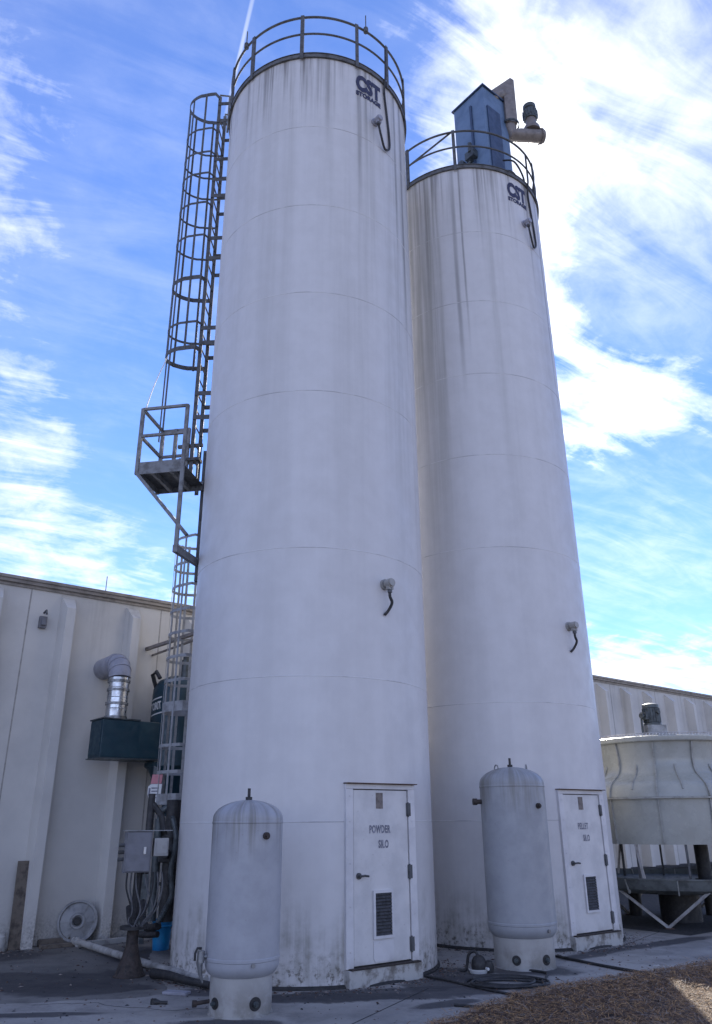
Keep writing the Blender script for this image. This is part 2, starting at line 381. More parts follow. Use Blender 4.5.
# saw-cut joints and a wandering crack in the slab
g = MB()
for a, b_ in (((-1.2, 6.0), (0.75, 9.75)), ((-5.5, 7.2), (0.2, 7.95)), ((3.45, 12.2), (5.4, 14.9))):
    g.bar(V(a[0], a[1], .0045), V(b_[0], b_[1], .0045), .012, .001)
pt = V(-3.3, 9.05, .0045)
for i in range(16):
    q = pt+V(rs_.uniform(.06, .2), rs_.uniform(-.12, .07), 0); g.bar(pt, q, .006, .001); pt = q
g.build('slab_joints', M['nearblack'], kind='structure')
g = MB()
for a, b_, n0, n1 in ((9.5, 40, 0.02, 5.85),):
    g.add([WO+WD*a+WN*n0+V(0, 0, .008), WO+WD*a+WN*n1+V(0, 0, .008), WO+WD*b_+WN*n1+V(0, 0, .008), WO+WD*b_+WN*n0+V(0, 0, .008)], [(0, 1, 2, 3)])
g.build('dark_ground_strip', M['nearblack'], kind='structure')  # near-black strip from the wall foot out to the tower's front feet

# pine straw bed
def bed_edge():
    e = [(-0.9, 6.2), (0.1, 7.4), (0.75, 8.15), (1.2, 8.75), (1.62, 9.25), (2.156, 9.66), (2.9, 10.15), (3.68, 10.62), (4.41, 11.12), (6.0, 12.1), (9.5, 14.6)]
    p = smoothpath([V(x, y, 0) for x, y in e], 7)
    return [q+V(random.uniform(-.05, .05), random.uniform(-.05, .05), 0) for q in p]
EDGE = bed_edge()
g = MB(); N = len(EDGE); rows = 10
vs = []
for i, p in enumerate(EDGE):
    far = V(11.0+0.02*i, 1.5+0.25*i*0.6, 0)
    for k in range(rows):
        t = (k/(rows-1))**1.8
        q = p.lerp(V(p.x+6.0, p.y-5.5, 0), t)
        h = 0.006+0.055*min(1, t*12)+random.uniform(-.015, .015)*(k > 0)
        vs.append(V(q.x, q.y, h))
g.add(vs, [(i*rows+k, (i+1)*rows+k, (i+1)*rows+k+1, i*rows+k+1) for i in range(N-1) for k in range(rows-1)])
g.build('mulch_bed', M['soil'], kind='structure', smooth=True)
g = MB()
def inside(x, y):
    for i in range(N-1):
        a, b_ = EDGE[i], EDGE[i+1]
        if a.x <= x <= b_.x:
            yy = a.y+(b_.y-a.y)*(x-a.x)/max(1e-6, b_.x-a.x); return yy-y
    return -1
cnt = 0
while cnt < 46000:
    x = random.uniform(0.2, 5.6); y = random.uniform(6.8, 12.2)
    d = inside(x, y)
    if d < -0.9 or (d < 0.05 and random.random() > math.exp(min(0, d)*6)*0.22): continue
    cnt += 1
    a = random.uniform(0, 2*PI); L = random.uniform(.04, .15); w = random.choice((.0012, .0016, .0022, .0032))
    z0 = 0.012+(0.055 if d > .15 else max(0, d)*.3)+abs(random.gauss(0, .014)); tilt = random.uniform(-.25, .4)
    c = V(x, y, z0); u = V(math.cos(a), math.sin(a), tilt).normalized()*L/2; s_ = V(-math.sin(a), math.cos(a), random.uniform(-.4, .4))*w
    g.cur = random.choices((0, 1, 2, 3), (4, 3, 3, 2))[0]
    k = u.cross(s_).normalized()*L*random.uniform(-.12, .12)
    g.add([c-u-s_, c-u+s_, c+k+s_, c+u, c+k-s_], [(0, 1, 2, 4), (4, 2, 3)])
g.cur = 0
o = g.build('pine_straw', NEED, kind='stuff'); tag(o, 'brown pine straw and dead needles covering the bed at the lower right', 'pine straw')

# ------------------------------------------------------------------ warehouse
wh = thing('warehouse', WO, 'long low white painted concrete building with ribbed walls and brown grey gutter', 'building')
EX, EY, EZ = WD, WN, V(0, 0, 1)
S0, S1, ZT = -22.0, 60.0, 5.41
g = MB(); O = V(0, 0, 0)
g.obox(O, EX, EY, EZ, (S0, -0.2, -0.2), (S1, 0.0, ZT))
stems = []; joints = []
k = 0; s0 = 0.52-2.36*9
while s0 < S1-3:
    joints.append(s0); stems += [s0+0.62, s0+1.79]; s0 += 2.36
for s_ in stems:
    b0, b1, dp = 0.115, 0.075, 0.27
    vs = []
    for (z, e) in ((-0.1, dp), (5.10, dp), (5.32, 0.03)):
        wv = b0+(b1-b0)*e/dp
        vs += [EX*(s_-b0)+EZ*z, EX*(s_-wv)+EY*e+EZ*z, EX*(s_+wv)+EY*e+EZ*z, EX*(s_+b0)+EZ*z]
    fs = []
    for i in (0, 1):
        for j in range(3): fs.append((i*4+j, i*4+j+1, i*4+4+j+1, i*4+4+j))
    fs.append((8, 9, 10, 11))
    g.add(vs, fs)
g.build('wall', M['wall'], wh)
g = MB()
for s_ in joints: g.obox(O, EX, EY, EZ, (s_-0.011, -0.01, 0), (s_+0.011, 0.003, ZT-.01))
g.build('panel_joints', M['joint'], wh)
# gutter with a moulded profile
prof = [(0.0, ZT-0.02), (0.03, ZT-0.02), (0.035, ZT+.02), (0.09, ZT+0.03), (0.10, ZT+0.07), (0.13, ZT+0.085), (0.135, ZT+0.13), (0.10, ZT+0.13), (0.09, ZT+.10), (-0.25, ZT+0.10), (-0.25, ZT+0.004), (0.0, ZT+0.004)]
g = MB(); g.prism(prof, EX*S0, EY, EZ, EX, 0, S1-S0)
g.build('gutter', M['trim'], wh)
g = MB()
ra = [(-0.24, ZT+0.12), (-20, ZT+2.0), (-40, ZT+.2), (-40, ZT), (-20, ZT+1.8), (-0.24, ZT+.105)]
g.prism(ra, EX*S0, EY, EZ, EX, 0, S1-S0); g.build('roof', M['roofing'], wh)
g = MB(); g.obox(O, EX, EY, EZ, (0.70, 0, 4.74), (0.82, .08, 4.94)); g.obox(O, EX, EY, EZ, (0.72, .08, 4.78), (0.80, .13, 4.90))
lf = g.build('wall_lamp', M['ebox'], wh, bevel=.01)
g = MB(); g.tube([EX*.76+EY*.05+EZ*5.0, EX*.76+EY*.16+EZ*5.02, EX*.76+EY*.2+EZ*4.95], .018, 8); g.build('bracket', M['rail'], lf)
g = MB(); g.cyl(EX*1.80+EY*-.05+EZ*(ZT+.1), EX*1.80+EY*-.05+EZ*(ZT+.45), .008, 6); g.build('lightning_rod', M['rail'], wh)
g = MB(); g.obox(O, EX, EY, EZ, (9.8, 0.012, 0.0), (30, 0.30, 0.50)); g.obox(O, EX, EY, EZ, (9.8, .30, .44), (30, .36, .50))
g.build('base_plinth', M['nearblack'], wh)

# ------------------------------------------------------------------ silos
def bent(vs, th0, r, z0):
    """flat lettering wrapped round a cylinder; th0 = left end"""
    return [pol(th0+math.degrees(v.x/r), r, z0+v.y) for v in vs]
def silo(name, C, paint, rings, label, word, inkmat, posts, has_patch, rods, brace):
    t = thing(name, C, label, 'silo', 'tall white silos')
    prof = [(R, 0.0)]; mats = []
    def add(r, z, m): prof.append((r, z)); mats.append(m)
    cuts = [.178, 2.118]
    for zr in sorted(rings+cuts):
        if zr in cuts: add(R, zr, 0); continue
        add(R, zr-.010, 0); add(R+.003, zr-.007, 1); add(R+.003, zr+.001, 1); add(R, zr+.004, 0)
    add(R, HS-.07, 0)
    hole = lambda i, th: prof[i][1] > .17 and prof[i+1][1] < 2.12 and abs((th-36.5+180) % 360-180) < 17.9
    g = MB(); g.lathe(prof, 160, mats=mats, ph=rad(36.5-90), skip=hole); g.build('shell', [paint, M['seam']], t, smooth=True)
    g = MB(); g.lathe([(R-.02, HS-.075), (R+.035, HS-.075), (R+.035, HS+.0), (R+.028, HS+.006), (R-.06, HS+.006), (R-.06, HS-.05)], 160); g.build('roof_rim', M['rim'], t, smooth=True)
    g = MB(); g.lathe([(R-.055, HS-.03), (0.5, HS+.14), (0.3, HS+.16), (0, HS+.16)], 96)
    g.build('roof', M['roof'], t, smooth=True)
    for th in (-38, -20, 12, 20, 118, 200): MB().cyl(pol(th, R-.12, HS-.03), pol(th, R-.12, HS+.14), .018, 8).build('roof_stud', M['rail'], t)
    g = MB(); g.lathe([(R-.02, 0), (R+.032, 0), (R+.03, .02), (R+.004, .04)], 128); g.build('base_seal', M['black'], t, smooth=True)
    # guardrail
    gr = MB(); gr.lathe([(R-.03, HS+.007), (R+.045, HS+.007), (R+.045, HS+.02), (R-.03, HS+.02)], 128)
    gr = gr.build('guardrail', M['rail'], t)
    RR = R+.035
    for th in posts:
        g = MB(); e, n_ = Tn(th), D(th)
        g.obox(n_*RR, e, n_, EZ, (-.033, .006, HS-.12), (.033, .014, HS+.97))
        g.obox(n_*RR, e, n_, EZ, (.025, -.03, HS+.022), (.033, .006, HS+.97))
        g.build('post', M['rail'], gr)
    for nm, zz, r_ in (('top_rail', HS+.95, .022), ('mid_rail', HS+.52, .019)):
        g = MB(); g.tube([pol(a*3, RR-.02, zz) for a in range(120)], r_, 8, closed=True); g.build(nm, M['rail'], gr, smooth=True)
    g = MB(); g.sweep([pol(a*4, RR-.01, HS+.07) for a in range(90)], .006, .05, closed=True); 
    for th in rods:
        g = MB(); g.cyl(pol(th, RR, HS+.86), pol(th, RR, HS+1.34), .011, 6); g.cyl(pol(th, RR, HS+.9), pol(th, RR, HS+1.0), .045, 8); g.build('lightning_rod', M['rail'], gr)
    if brace:
        g = MB(); g.tube([pol(-46.6, RR-.02, HS+.52), pol(-11, RR-.02, HS+.97)], .02, 8); g.build('brace', M['rail'], gr)
    # door in its projecting frame
    th = 36.5; n_, e = D(th), Tn(th); FD = 1.655; LD = 1.640
    def bx(a, b_): return MB().obox(V(0, 0, 0), e, n_, EZ, a, b_)
    g = bx((-.53, 1.40, .18), (-.425, FD, 2.06)); g.obox(V(0, 0, 0), e, n_, EZ, (.425, 1.40, .18), (.53, FD, 2.06)); g.obox(V(0, 0, 0), e, n_, EZ, (-.53, 1.40, 2.06), (.53, FD, 2.117))
    fr = g.build('door_frame', M['frame'], t, bevel=.006)
    for sx in (-.472, .472):
        for zz in (.35, .8, 1.25, 1.7, 1.98): MB().cyl(e*sx+n_*(FD-.01)+EZ*zz, e*sx+n_*(FD+.006)+EZ*zz, .009, 8).build('bolt', M['frame'], fr)
    bx((-.54, 1.5, 2.119), (.54, 1.704, 2.129)).build('drip_cap', M['rust'], fr)
    g = bx((-.53, 1.40, 0.0), (.53, 1.712, .175)); g.build('sill', M['sill'], fr, bevel=.012)
    bx((-.50, 1.4, .1755), (.50, 1.72, .190)).build('threshold', M['rustdark'], fr)
    g = bx((-.414, 1.40, .203), (.414, LD, 2.049)); dr = g.build('door', M['door'], t, bevel=.005)
    bx((-.423, 1.39, .193), (.423, 1.625, 2.058)).build('shadow_gap', M['black'], fr)
    # lever handle
    zh = 1.11
    g = MB(); g.cyl(e*-.345+n_*1.6400+EZ*zh, e*-.345+n_*1.6580+EZ*zh, .035, 14); g.cyl(e*-.345+n_*1.6580+EZ*zh, e*-.345+n_*1.6930+EZ*zh, .014, 8)
    g.tube([e*-.345+n_*1.6900+EZ*zh, e*-.29+n_*1.6930+EZ*(zh+.004), e*-.23+n_*1.6880+EZ*(zh-.004)], .012, 8); g.build('handle', M['rail'], dr, smooth=True)
    for zz in (.36, 1.13, 1.83):
        g = MB(); g.cyl(e*.420+n_*1.6520+EZ*(zz-.085), e*.420+n_*1.6520+EZ*(zz+.085), .012, 10)
        g.obox(V(0, 0, 0), e, n_, EZ, (.395, 1.6410, zz-.075), (.418, 1.6490, zz+.075)); g.obox(V(0, 0, 0), e, n_, EZ, (.43, 1.6505, zz-.075), (.46, 1.6555, zz+.075))
        g.build('hinge', M['rail'], dr)
    # louver
    x0, x1, z0, z1 = -.115, .125, .48, .92
    g = MB()
    for a, b_ in (((x0-.03, 1.6400, z0-.03), (x0, 1.6630, z1+.03)), ((x1, 1.6400, z0-.03), (x1+.03, 1.6630, z1+.03)), ((x0, 1.6400, z0-.03), (x1, 1.6630, z0)), ((x0, 1.6400, z1), (x1, 1.6630, z1+.03))): g.obox(V(0, 0, 0), e, n_, EZ, a, b_)
    lv = g.build('louver', M['frame'], dr)
    g = bx((x0, 1.6405, z0), (x1, 1.6430, z1))
    for i in range(13):
        zc = z0+.017+i*(z1-z0-.02)/12
        q = [e*x0+n_*1.6450+EZ*(zc+.014), e*x1+n_*1.6450+EZ*(zc+.014), e*x1+n_*1.6600+EZ*(zc-.012), e*x0+n_*1.6600+EZ*(zc-.012)]
        g.add(q+[p-EZ*.003 for p in q], [(0, 1, 2, 3), (7, 6, 5, 4), (0, 4, 5, 1), (2, 6, 7, 3), (1, 5, 6, 2), (3, 7, 4, 0)])
    g.build('slats', M['louver'], lv)
    bx((-.075, 1.6405, 1.84), (.03, 1.6440, 2.02)).build('tape', M['tape'], dr)
    if has_patch:
        g = MB(); poly = [(-.14, .14+.11), (-.12, .12+.10), (.12, .12+.10), (.15, .14+.11), (.15, .43), (-.14, .43)]
        g.prism([(x, z_) for x, z_ in poly], V(0, 0, 0), e, EZ, n_, 1.6405, 1.6480); g.build('patch_plate', M['frame'], dr)
    g = MB()
    for i, w_ in enumerate((word, 'SILO')):
        vs, fs, w = textmesh(w_, .118, .0045, .60, 1.1)
        cx = -.02 if i == 0 else .03
        g.add([e*(cx-w/2+v.x)+n_*1.6440+EZ*((1.57-i*.165)+v.y) for v in vs], fs)
    g.build('lettering', inkmat, dr)
    # maker's lettering under the rim
    g = MB(); vs, fs, w = textmesh('CST', .47, .03, 1.0, 1.06); k = .54/w
    for v in vs: v.x *= k
    g.add(bent(vs, 26.2, R+.006, 13.68), fs); g.build('lettering', M['navy'], t); g = MB()
    vs, fs, w = textmesh('STORAGE', .135, .008, 1.0, 1.0); k = .54/w
    for v in vs: v.x *= k
    g.add(bent(vs, 26.2, R+.006, 13.53), fs); g.build('lettering', M['navy'], t)
    # level sensors with their cables
    for zz, up in ((4.66, False), (13.07, True)):
        th = 39.2; n_, e = D(th), Tn(th); b0 = n_*R+EZ*zz
        g = MB(); g.cyl(b0-n_*.02, b0+n_*.035, .075, 20); g.cyl(b0+n_*.035, b0+n_*.07, .045, 16); g.cyl(b0+n_*.065, b0+n_*.15, .062, 18); g.cyl(b0+n_*.15, b0+n_*.17, .05, 18)
        g.obox(b0, e, n_, EZ, (-.04, .08, -.09), (.04, .14, .0))
        sn = g.build('level_sensor', M['pvcgrey' if up else 'skirt'], t, smooth=True)
        g = MB()
        st = b0+n_*.11+EZ*-.08
        if up: path = [st, st+EZ*-.10+e*.01, pol(41.5, R+.09, zz-.33), pol(45.5, R+.05, zz-.50), pol(50.5, R+.03, zz-.36), pol(51, R+.022, zz-.05), pol(49.5, R+.022, zz+.35), pol(47.5, R+.022, zz+.9), pol(47.0, R+.055, HS-.04), pol(47.3, R+.065, HS+.12), pol(48, R+.06, HS+.85)]
        else: path = [st, st+EZ*-.10, pol(40.6, R+.10, zz-.26), pol(39.9, R+.05, zz-.36), pol(38.6, R+.012, zz-.42)]
        g.tube(smoothpath(path, 8), .02, 8); g.build('cable', M['black'], sn, smooth=True)
        g = MB(); g.cyl(st+EZ*.02, st-EZ*.05, .032, 10); g.build('cable_gland', M['rail'], sn)
    return t
RA = [1.70, 3.39, 5.08, 7.47, 9.19, 10.89, 12.58]; RB = [1.70, 3.40, 5.94, 7.65, 9.3, 10.9, 12.56]
silo('silo', CA, M['silo_a'], RA, 'nearer left white silo with a caged ladder and POWDER SILO on its door', 'POWDER', M['letter'], (-67, -40.6, -6.6, 26.5, 50, 76, 112, 150, 186, 222, 258), True, (-48, 33), False)
silo('silo', CB, M['silo_b'], RB, 'farther right white silo carrying a blue filter housing on its roof', 'PELLET', M['fade'], (-46.6, -10.6, 62, 88, 125, 160, 200, 240, 275), False, (), True)

# ------------------------------------------------------------------ caged ladder with rest platform, on the left flank of the near silo
LB = CA+pol(-95, 1.95, 0)
ld = thing('caged_ladder', LB, 'tall grey steel ladder with hooped safety cage and rest platform on the left silo', 'ladder')
OFF = CA-LB            # silo axis in local coordinates
def lp(th, r, t, z): return OFF+D(th)*r+Tn(th)*t+V(0, 0, z)
def ladder_run(th, z0, z1, brk, hoops, wide, bars_z, barset, mk):
    n_, e = D(th), Tn(th); RL = R+.24
    rails = []
    g = MB(); g.obox(OFF, e, n_, EZ, (-.22, RL-.02, z0+.02), (.22, RL-.015, z0+.06))
    run = g.build('ladder', M[mk], ld)
    for sx in (-.225, .225):
        g = MB(); g.obox(OFF, e, n_, EZ, (sx-.006, RL-.032, z0), (sx+.006, RL+.032, z1)); g.build('rail', M[mk], run)
    k = int((z1-z0-.4)/.30)
    for i in range(k+1):
        g = MB(); zz = z0+.18+i*.30; g.cyl(lp(th, RL, -.219, zz), lp(th, RL, .219, zz), .0125, 8); g.build('rung', M[mk], run)
    for zz in brk:
        for sx in (-.24, .24):
            g = MB(); g.obox(OFF, e, n_, EZ, (sx-.006 if sx > 0 else sx-.004, R-.03, zz-.04), (sx+.004 if sx > 0 else sx+.006, RL+.03, zz+.04)); g.build('wall_bracket', M[mk], run)
    cg = None
    for zz in hoops:
        g = MB(); pts = [OFF+n_*(RL-.005)+e*.235+EZ*zz]
        for i in range(25):
            a = PI*i/24; pts.append(OFF+n_*(RL+.06+.60*math.sin(a))+e*(.36*math.cos(a) if abs(math.cos(a)) < .9 else .345*math.copysign(1, math.cos(a))*abs(math.cos(a)))+EZ*zz)
        pts.append(OFF+n_*(RL-.005)-e*.235+EZ*zz)
        h = (.15 if mk == 'cagegalv' else .085) if zz in wide else .045
        g.sweep(pts, .007, h)
        if cg is None: cg = g.build('cage', M[mk], ld)
        else: g.build('hoop', M[mk], cg)
    for a_, zb in barset:
        a = rad(a_); p = lambda zz: OFF+n_*(RL+.055+.60*math.sin(a))+e*(.355*math.cos(a))+EZ*zz
        tdir = (n_*(.60*math.cos(a))-e*(.355*math.sin(a))).normalized(); nd = tdir.cross(EZ)
        g = MB(); q = p(0)
        g.obox(q, tdir, nd, EZ, (-.02, -.0035, zb if zb else bars_z[0]), (.02, .0035, bars_z[1])); g.build('cage_bar', M[mk], cg)
    return run
ladder_run(-93, 6.70, 15.15, (14.95, 14.5, 13.5, 13.0, 12.6, 11.6, 11.15, 9.65, 9.35, 8.35, 7.9), (9.2, 9.72, 10.66, 11.6, 12.36, 13.07, 13.6, 14.2, 15.1), (9.2, 10.66, 15.1), (9.15, 15.13),
           ((18, 0), (50, 7.6), (72, 0), (95, 7.6), (120, 0), (160, 0)), 'rail')  # upper run in darker steel, its backlit tone put into the colour
ladder_run(-116, 0.45, 7.9, (1.0, 2.6, 4.1, 5.65, 6.5), (2.02, 2.4, 2.78, 3.35, 3.75, 4.12, 4.5, 4.87, 5.27, 5.65, 6.1), (2.02, 3.35), (1.96, 6.13), ((18, 0), (45, 0), (66, 0), (85, 0), (102, 0), (120, 0), (138, 0), (162, 0)), 'cagegalv')
# step-over rails from the ladder to the silo roof
for t_ in (-.225, .225):
    g = MB(); g.tube([lp(-93, R+.24, t_, 15.0), lp(-93, R+.24, t_, 15.2), lp(-93, R+.05, t_, 15.16), lp(-93, R+.05, t_, 14.2)], .020, 8)
    g.build('step_over_rail', M['ladder'], ld, smooth=True)
# platform
PT = -100.0
pe, pn = Tn(PT), D(PT)
ta, tb, ra_, rb_ = .44, 1.20, 1.68, 2.44
ZF = 6.68
def pb(a, b_): return MB().obox(OFF, pe, pn, EZ, a, b_)
g = pb((ta, ra_, ZF-.012), (tb, rb_, ZF))
pf = g.build('platform', M['rail'], ld)
g = pb((ta, rb_-.006, ZF-.10), (tb, rb_+.006, ZF+.10)); g.obox(OFF, pe, pn, EZ, (tb-.006, ra_, ZF-.10), (tb+.006, rb_-.007, ZF+.10)); g.obox(OFF, pe, pn, EZ, (ta-.006, ra_, ZF-.10), (ta+.006, rb_-.007, ZF+.06)); g.obox(OFF, pe, pn, EZ, (ta+.01, ra_+.2, ZF-.09), (tb-.01, ra_+.25, ZF-.013)); g.obox(OFF, pe, pn, EZ, (ta+.01, ra_+.5, ZF-.09), (tb-.01, ra_+.55, ZF-.013))
g.build('toe_board', M['ladder'], pf)
for tt, rr in ((tb, rb_), (ta, rb_), (tb, ra_+.03), (ta+.02, ra_+.52), (ta+.02, ra_+.30)):
    MB().obox(OFF+pe*tt+pn*rr, pe, pn, EZ, (-.025, -.025, ZF-.10), (.025, .025, ZF+1.03)).build('post', M['ladder'], pf)
for zz in (ZF+1.02, ZF+.55):
    for p, q in (((tb, ra_+.03), (tb, rb_)), ((tb, rb_), (ta, rb_)), ((ta, rb_), (ta, ra_+.30))):
        g = MB(); g.bar(OFF+pe*p[0]+pn*p[1]+EZ*zz, OFF+pe*q[0]+pn*q[1]+EZ*zz, .04, .04); g.build('handrail', M['ladder'], pf)
for tt in (tb,):
    g = MB(); P_ = lambda r, z: OFF+pe*tt+pn*r+EZ*z
    sh_ = math.sqrt(R*R-tt*tt); g.bar(P_(rb_-.02, ZF-.1), P_(ra_-.12, 5.55), .06, .05); g.bar(P_(ra_+.03, 5.30), P_(ra_+.03, ZF-.1), .055, .055); g.bar(OFF+D(-88)*(R-.02)+EZ*5.36, P_(ra_+.05, 5.36), .06, .11)
    g.build('support_bracket', M['ladder'], pf)
g = MB(); g.obox(OFF, Tn(-88), D(-88), EZ, (-.04, R-.01, 5.1), (.04, R+.07, 7.30)); g.build('mounting_channel', M['rail'], pf)
g = MB()
GY = ta-.02
for rr, hh in ((1.80, .72), (2.0, .80)):
    g.bar(OFF+pe*GY+pn*rr+EZ*(ZF-.05), OFF+pe*GY+pn*rr+EZ*(ZF+hh), .07, .03)
g.bar(OFF+pe*GY+pn*1.76+EZ*(ZF+.45), OFF+pe*GY+pn*2.1+EZ*(ZF+.45), .16, .05); g.bar(OFF+pe*GY+pn*1.74+EZ*(ZF+.72), OFF+pe*GY+pn*2.16+EZ*(ZF+.72), .05, .05)
g.build('safety_gate', M['rail'], pf)
# warning plate wired to the lowest hoop
sg = lp(-116, R+.24+.60, .30, 0)
sn = thing('warning_sign', LB+sg+V(.10, 0, 2.04), 'small faded red and white warning plate at the bottom of the ladder cage', 'sign')
wf = V(-.28, -.96, 0); we = V(.96, -.28, 0)
g = MB(); g.prism([(-.09, .20), (.09, .20), (.10, .33), (-.07, .33)], V(0, 0, 0), we, EZ, wf, 0.0, .006); g.build('red_panel', M['pink'], sn)
g = MB(); g.prism([(-.13, .16), (-.08, .195), (.10, .195), (.09, .02), (.0, -.10), (-.09, -.06), (-.13, .06)], V(0, 0, 0), we, EZ, wf, 0.0, .005); pl = g.build('white_panel', M['white'], sn)
g = MB()
for i in range(4): g.obox(V(0, 0, 0), we, wf, EZ, (-.07, .0055, .13-.045*i), (.05-.02*(i % 2), .0075, .148-.045*i))
g.obox(V(0, 0, 0), we, wf, EZ, (-.115, .0055, .03), (-.085, .0075, .14))
g.build('print', M['letter'], pl)
# rope hanging beside the cage
ro = MB().tube(smoothpath([CA+lp(-93, 2.50, .2, 9.12)-OFF, CA+lp(-93, 2.60, .42, 8.45)-OFF, CA+lp(-93, 2.60, .75, 7.72)-OFF], 8), .009, 6).build('rope', M['rope'])
tag(ro, 'thin white rope hanging from the ladder cage above the platform', 'rope')

# ------------------------------------------------------------------ blue filter housing on the far silo
e1 = V(-.6253, .7804, 0); e2 = V(.7804, .6253, 0); FC = V(2.975, 12.868, 14.30)
fl = thing('filter_housing', FC, 'blue steel filter housing with a taupe fan pipe on the right silo roof', 'filter unit')
L1, L2, HF = .92, .80, 3.07
g = MB(); g.obox(V(0, 0, 0), e1, e2, EZ, (0, 0, .0), (L1, L2, HF)); hs = g.build('housing', M['blue'], fl, bevel=.012)
g = MB(); g.obox(V(0, 0, 0), e1, e2, EZ, (-.04, -.04, HF), (L1+.04, L2+.04, HF+.035)); g.obox(V(0, 0, 0), e1, e2, EZ, (.5, .0, HF+.03), (.62, .1, HF+.09)); g.obox(V(0, 0, 0), e1, e2, EZ, (.05, .05, HF+.03), (.15, .15, HF+.10)); g.build('lid', M['bluedark'], hs)
g = MB(); g.obox(V(0, 0, 0), e1, e2, EZ, (.36, -.035, .05), (.415, -.001, HF-.30)); g.build('corner_channel', M['bluedark'], hs)
g = MB(); g.obox(V(0, 0, 0), e1, e2, EZ, (-.03, .08, .15), (-.001, .50, HF-.55)); g.build('access_door', M['bluedark'], hs)
g = MB(); g.obox(V(0, 0, 0), e1, e2, EZ, (.30, -.16, 1.15), (.55, -.01, 1.35)); g.cyl(e1*.72+e2*-.14+EZ*1.2, e1*.72+e2*-.01+EZ*1.2, .10, 16); g.tube([e1*.72+e2*-.12+EZ*1.1, e1*.6+e2*-.14+EZ*.95, e1*.45+e2*-.1+EZ*1.1], .025, 8); g.cyl(e1*.40+e2*-.14+EZ*1.3, e1*.40+e2*-.14+EZ*1.55, .05, 10)
g.build('pulse_valve', M['motor'], hs, smooth=True)
# discharge duct, elbow, horizontal pipe and motor
h0 = V(3.255, 13.205, 17.422)-FC; vt = V(3.76, 13.37, 18.02)-FC; vbm = V(3.62, 13.40, 16.66)-FC
dv = V(.97, .2, 0).normalized(); dn = V(.2, -.97, 0)
g = MB(); g.tube([e2*.30+e1*.25+EZ*2.85, h0+V(.05, .02, .0), h0+V(.30, .10, .22)], .115, 16); g.build('outlet_pipe', M['taupe'], fl, smooth=True)
g = MB(); g.prism([(-.13, -1.25), (.15, -1.25), (.17, .14), (.08, .20), (-.50, -.40), (-.40, -.58), (-.13, -.36)], V(3.65, 13.38, 17.95)-FC, dv, EZ, dn, -.12, .12)
g.build('discharge_duct', M['taupe'], fl, bevel=.02)
g = MB(); c0 = V(3.60, 13.42, 16.80)-FC
g.lathe([(.20, 0), (.215, 0), (.215, .05), (.20, .05)], 24, (c0.x+.06, c0.y, c0.z-.09)); g.build('collar', M['motor'], fl, smooth=True)
g = MB(); pe0 = V(3.58, 13.43, 16.48)-FC; pe1 = V(4.46, 13.60, 16.60)-FC
g.tube([c0+V(.06, 0, .0), c0+V(.05, 0, -.15), pe0+V(.10, .02, .0), pe0+(pe1-pe0)*.35, pe1], .155, 20); g.tube([pe1-(pe1-pe0)*.09, pe1-(pe1-pe0)*.05], .185, 20); g.build('fan_pipe', M['taupe'], fl, smooth=True)
mb = V(4.20, 13.55, 16.70)-FC
g = MB(); g.lathe([(0, .0), (.20, .0), (.19, .10), (.12, .22), (.12, .38), (0, .38)], 20, mb); g.build('motor_mount', M['taupe'], fl, smooth=True)
g = MB(); g.lathe([(0, .38), (.15, .38), (.16, .42), (.16, .62), (.13, .64), (.13, .68), (.15, .70), (.15, .80), (.09, .86), (0, .87)], 20, mb)
for i in range(16): a = 2*PI*i/16; g.bar(mb+V(.165*math.cos(a), .165*math.sin(a), .42), mb+V(.165*math.cos(a), .165*math.sin(a), .62), .012, .03)
g.build('motor', M['motor'], fl, smooth=True)
g = MB(); g.tube(smoothpath([V(3.3, 12.95, 14.9)-FC, V(3.45, 12.85, 14.75)-FC, V(3.6, 12.95, 14.55)-FC, V(3.66, 13.0, 14.3)-FC]), .025, 8); g.tube(smoothpath([V(3.3, 12.95, 15.2)-FC, V(3.5, 12.8, 15.0)-FC, V(3.7, 12.95, 14.7)-FC, V(3.72, 13.02, 14.3)-FC]), .02, 8); g.build('hose', M['black'], fl, smooth=True)

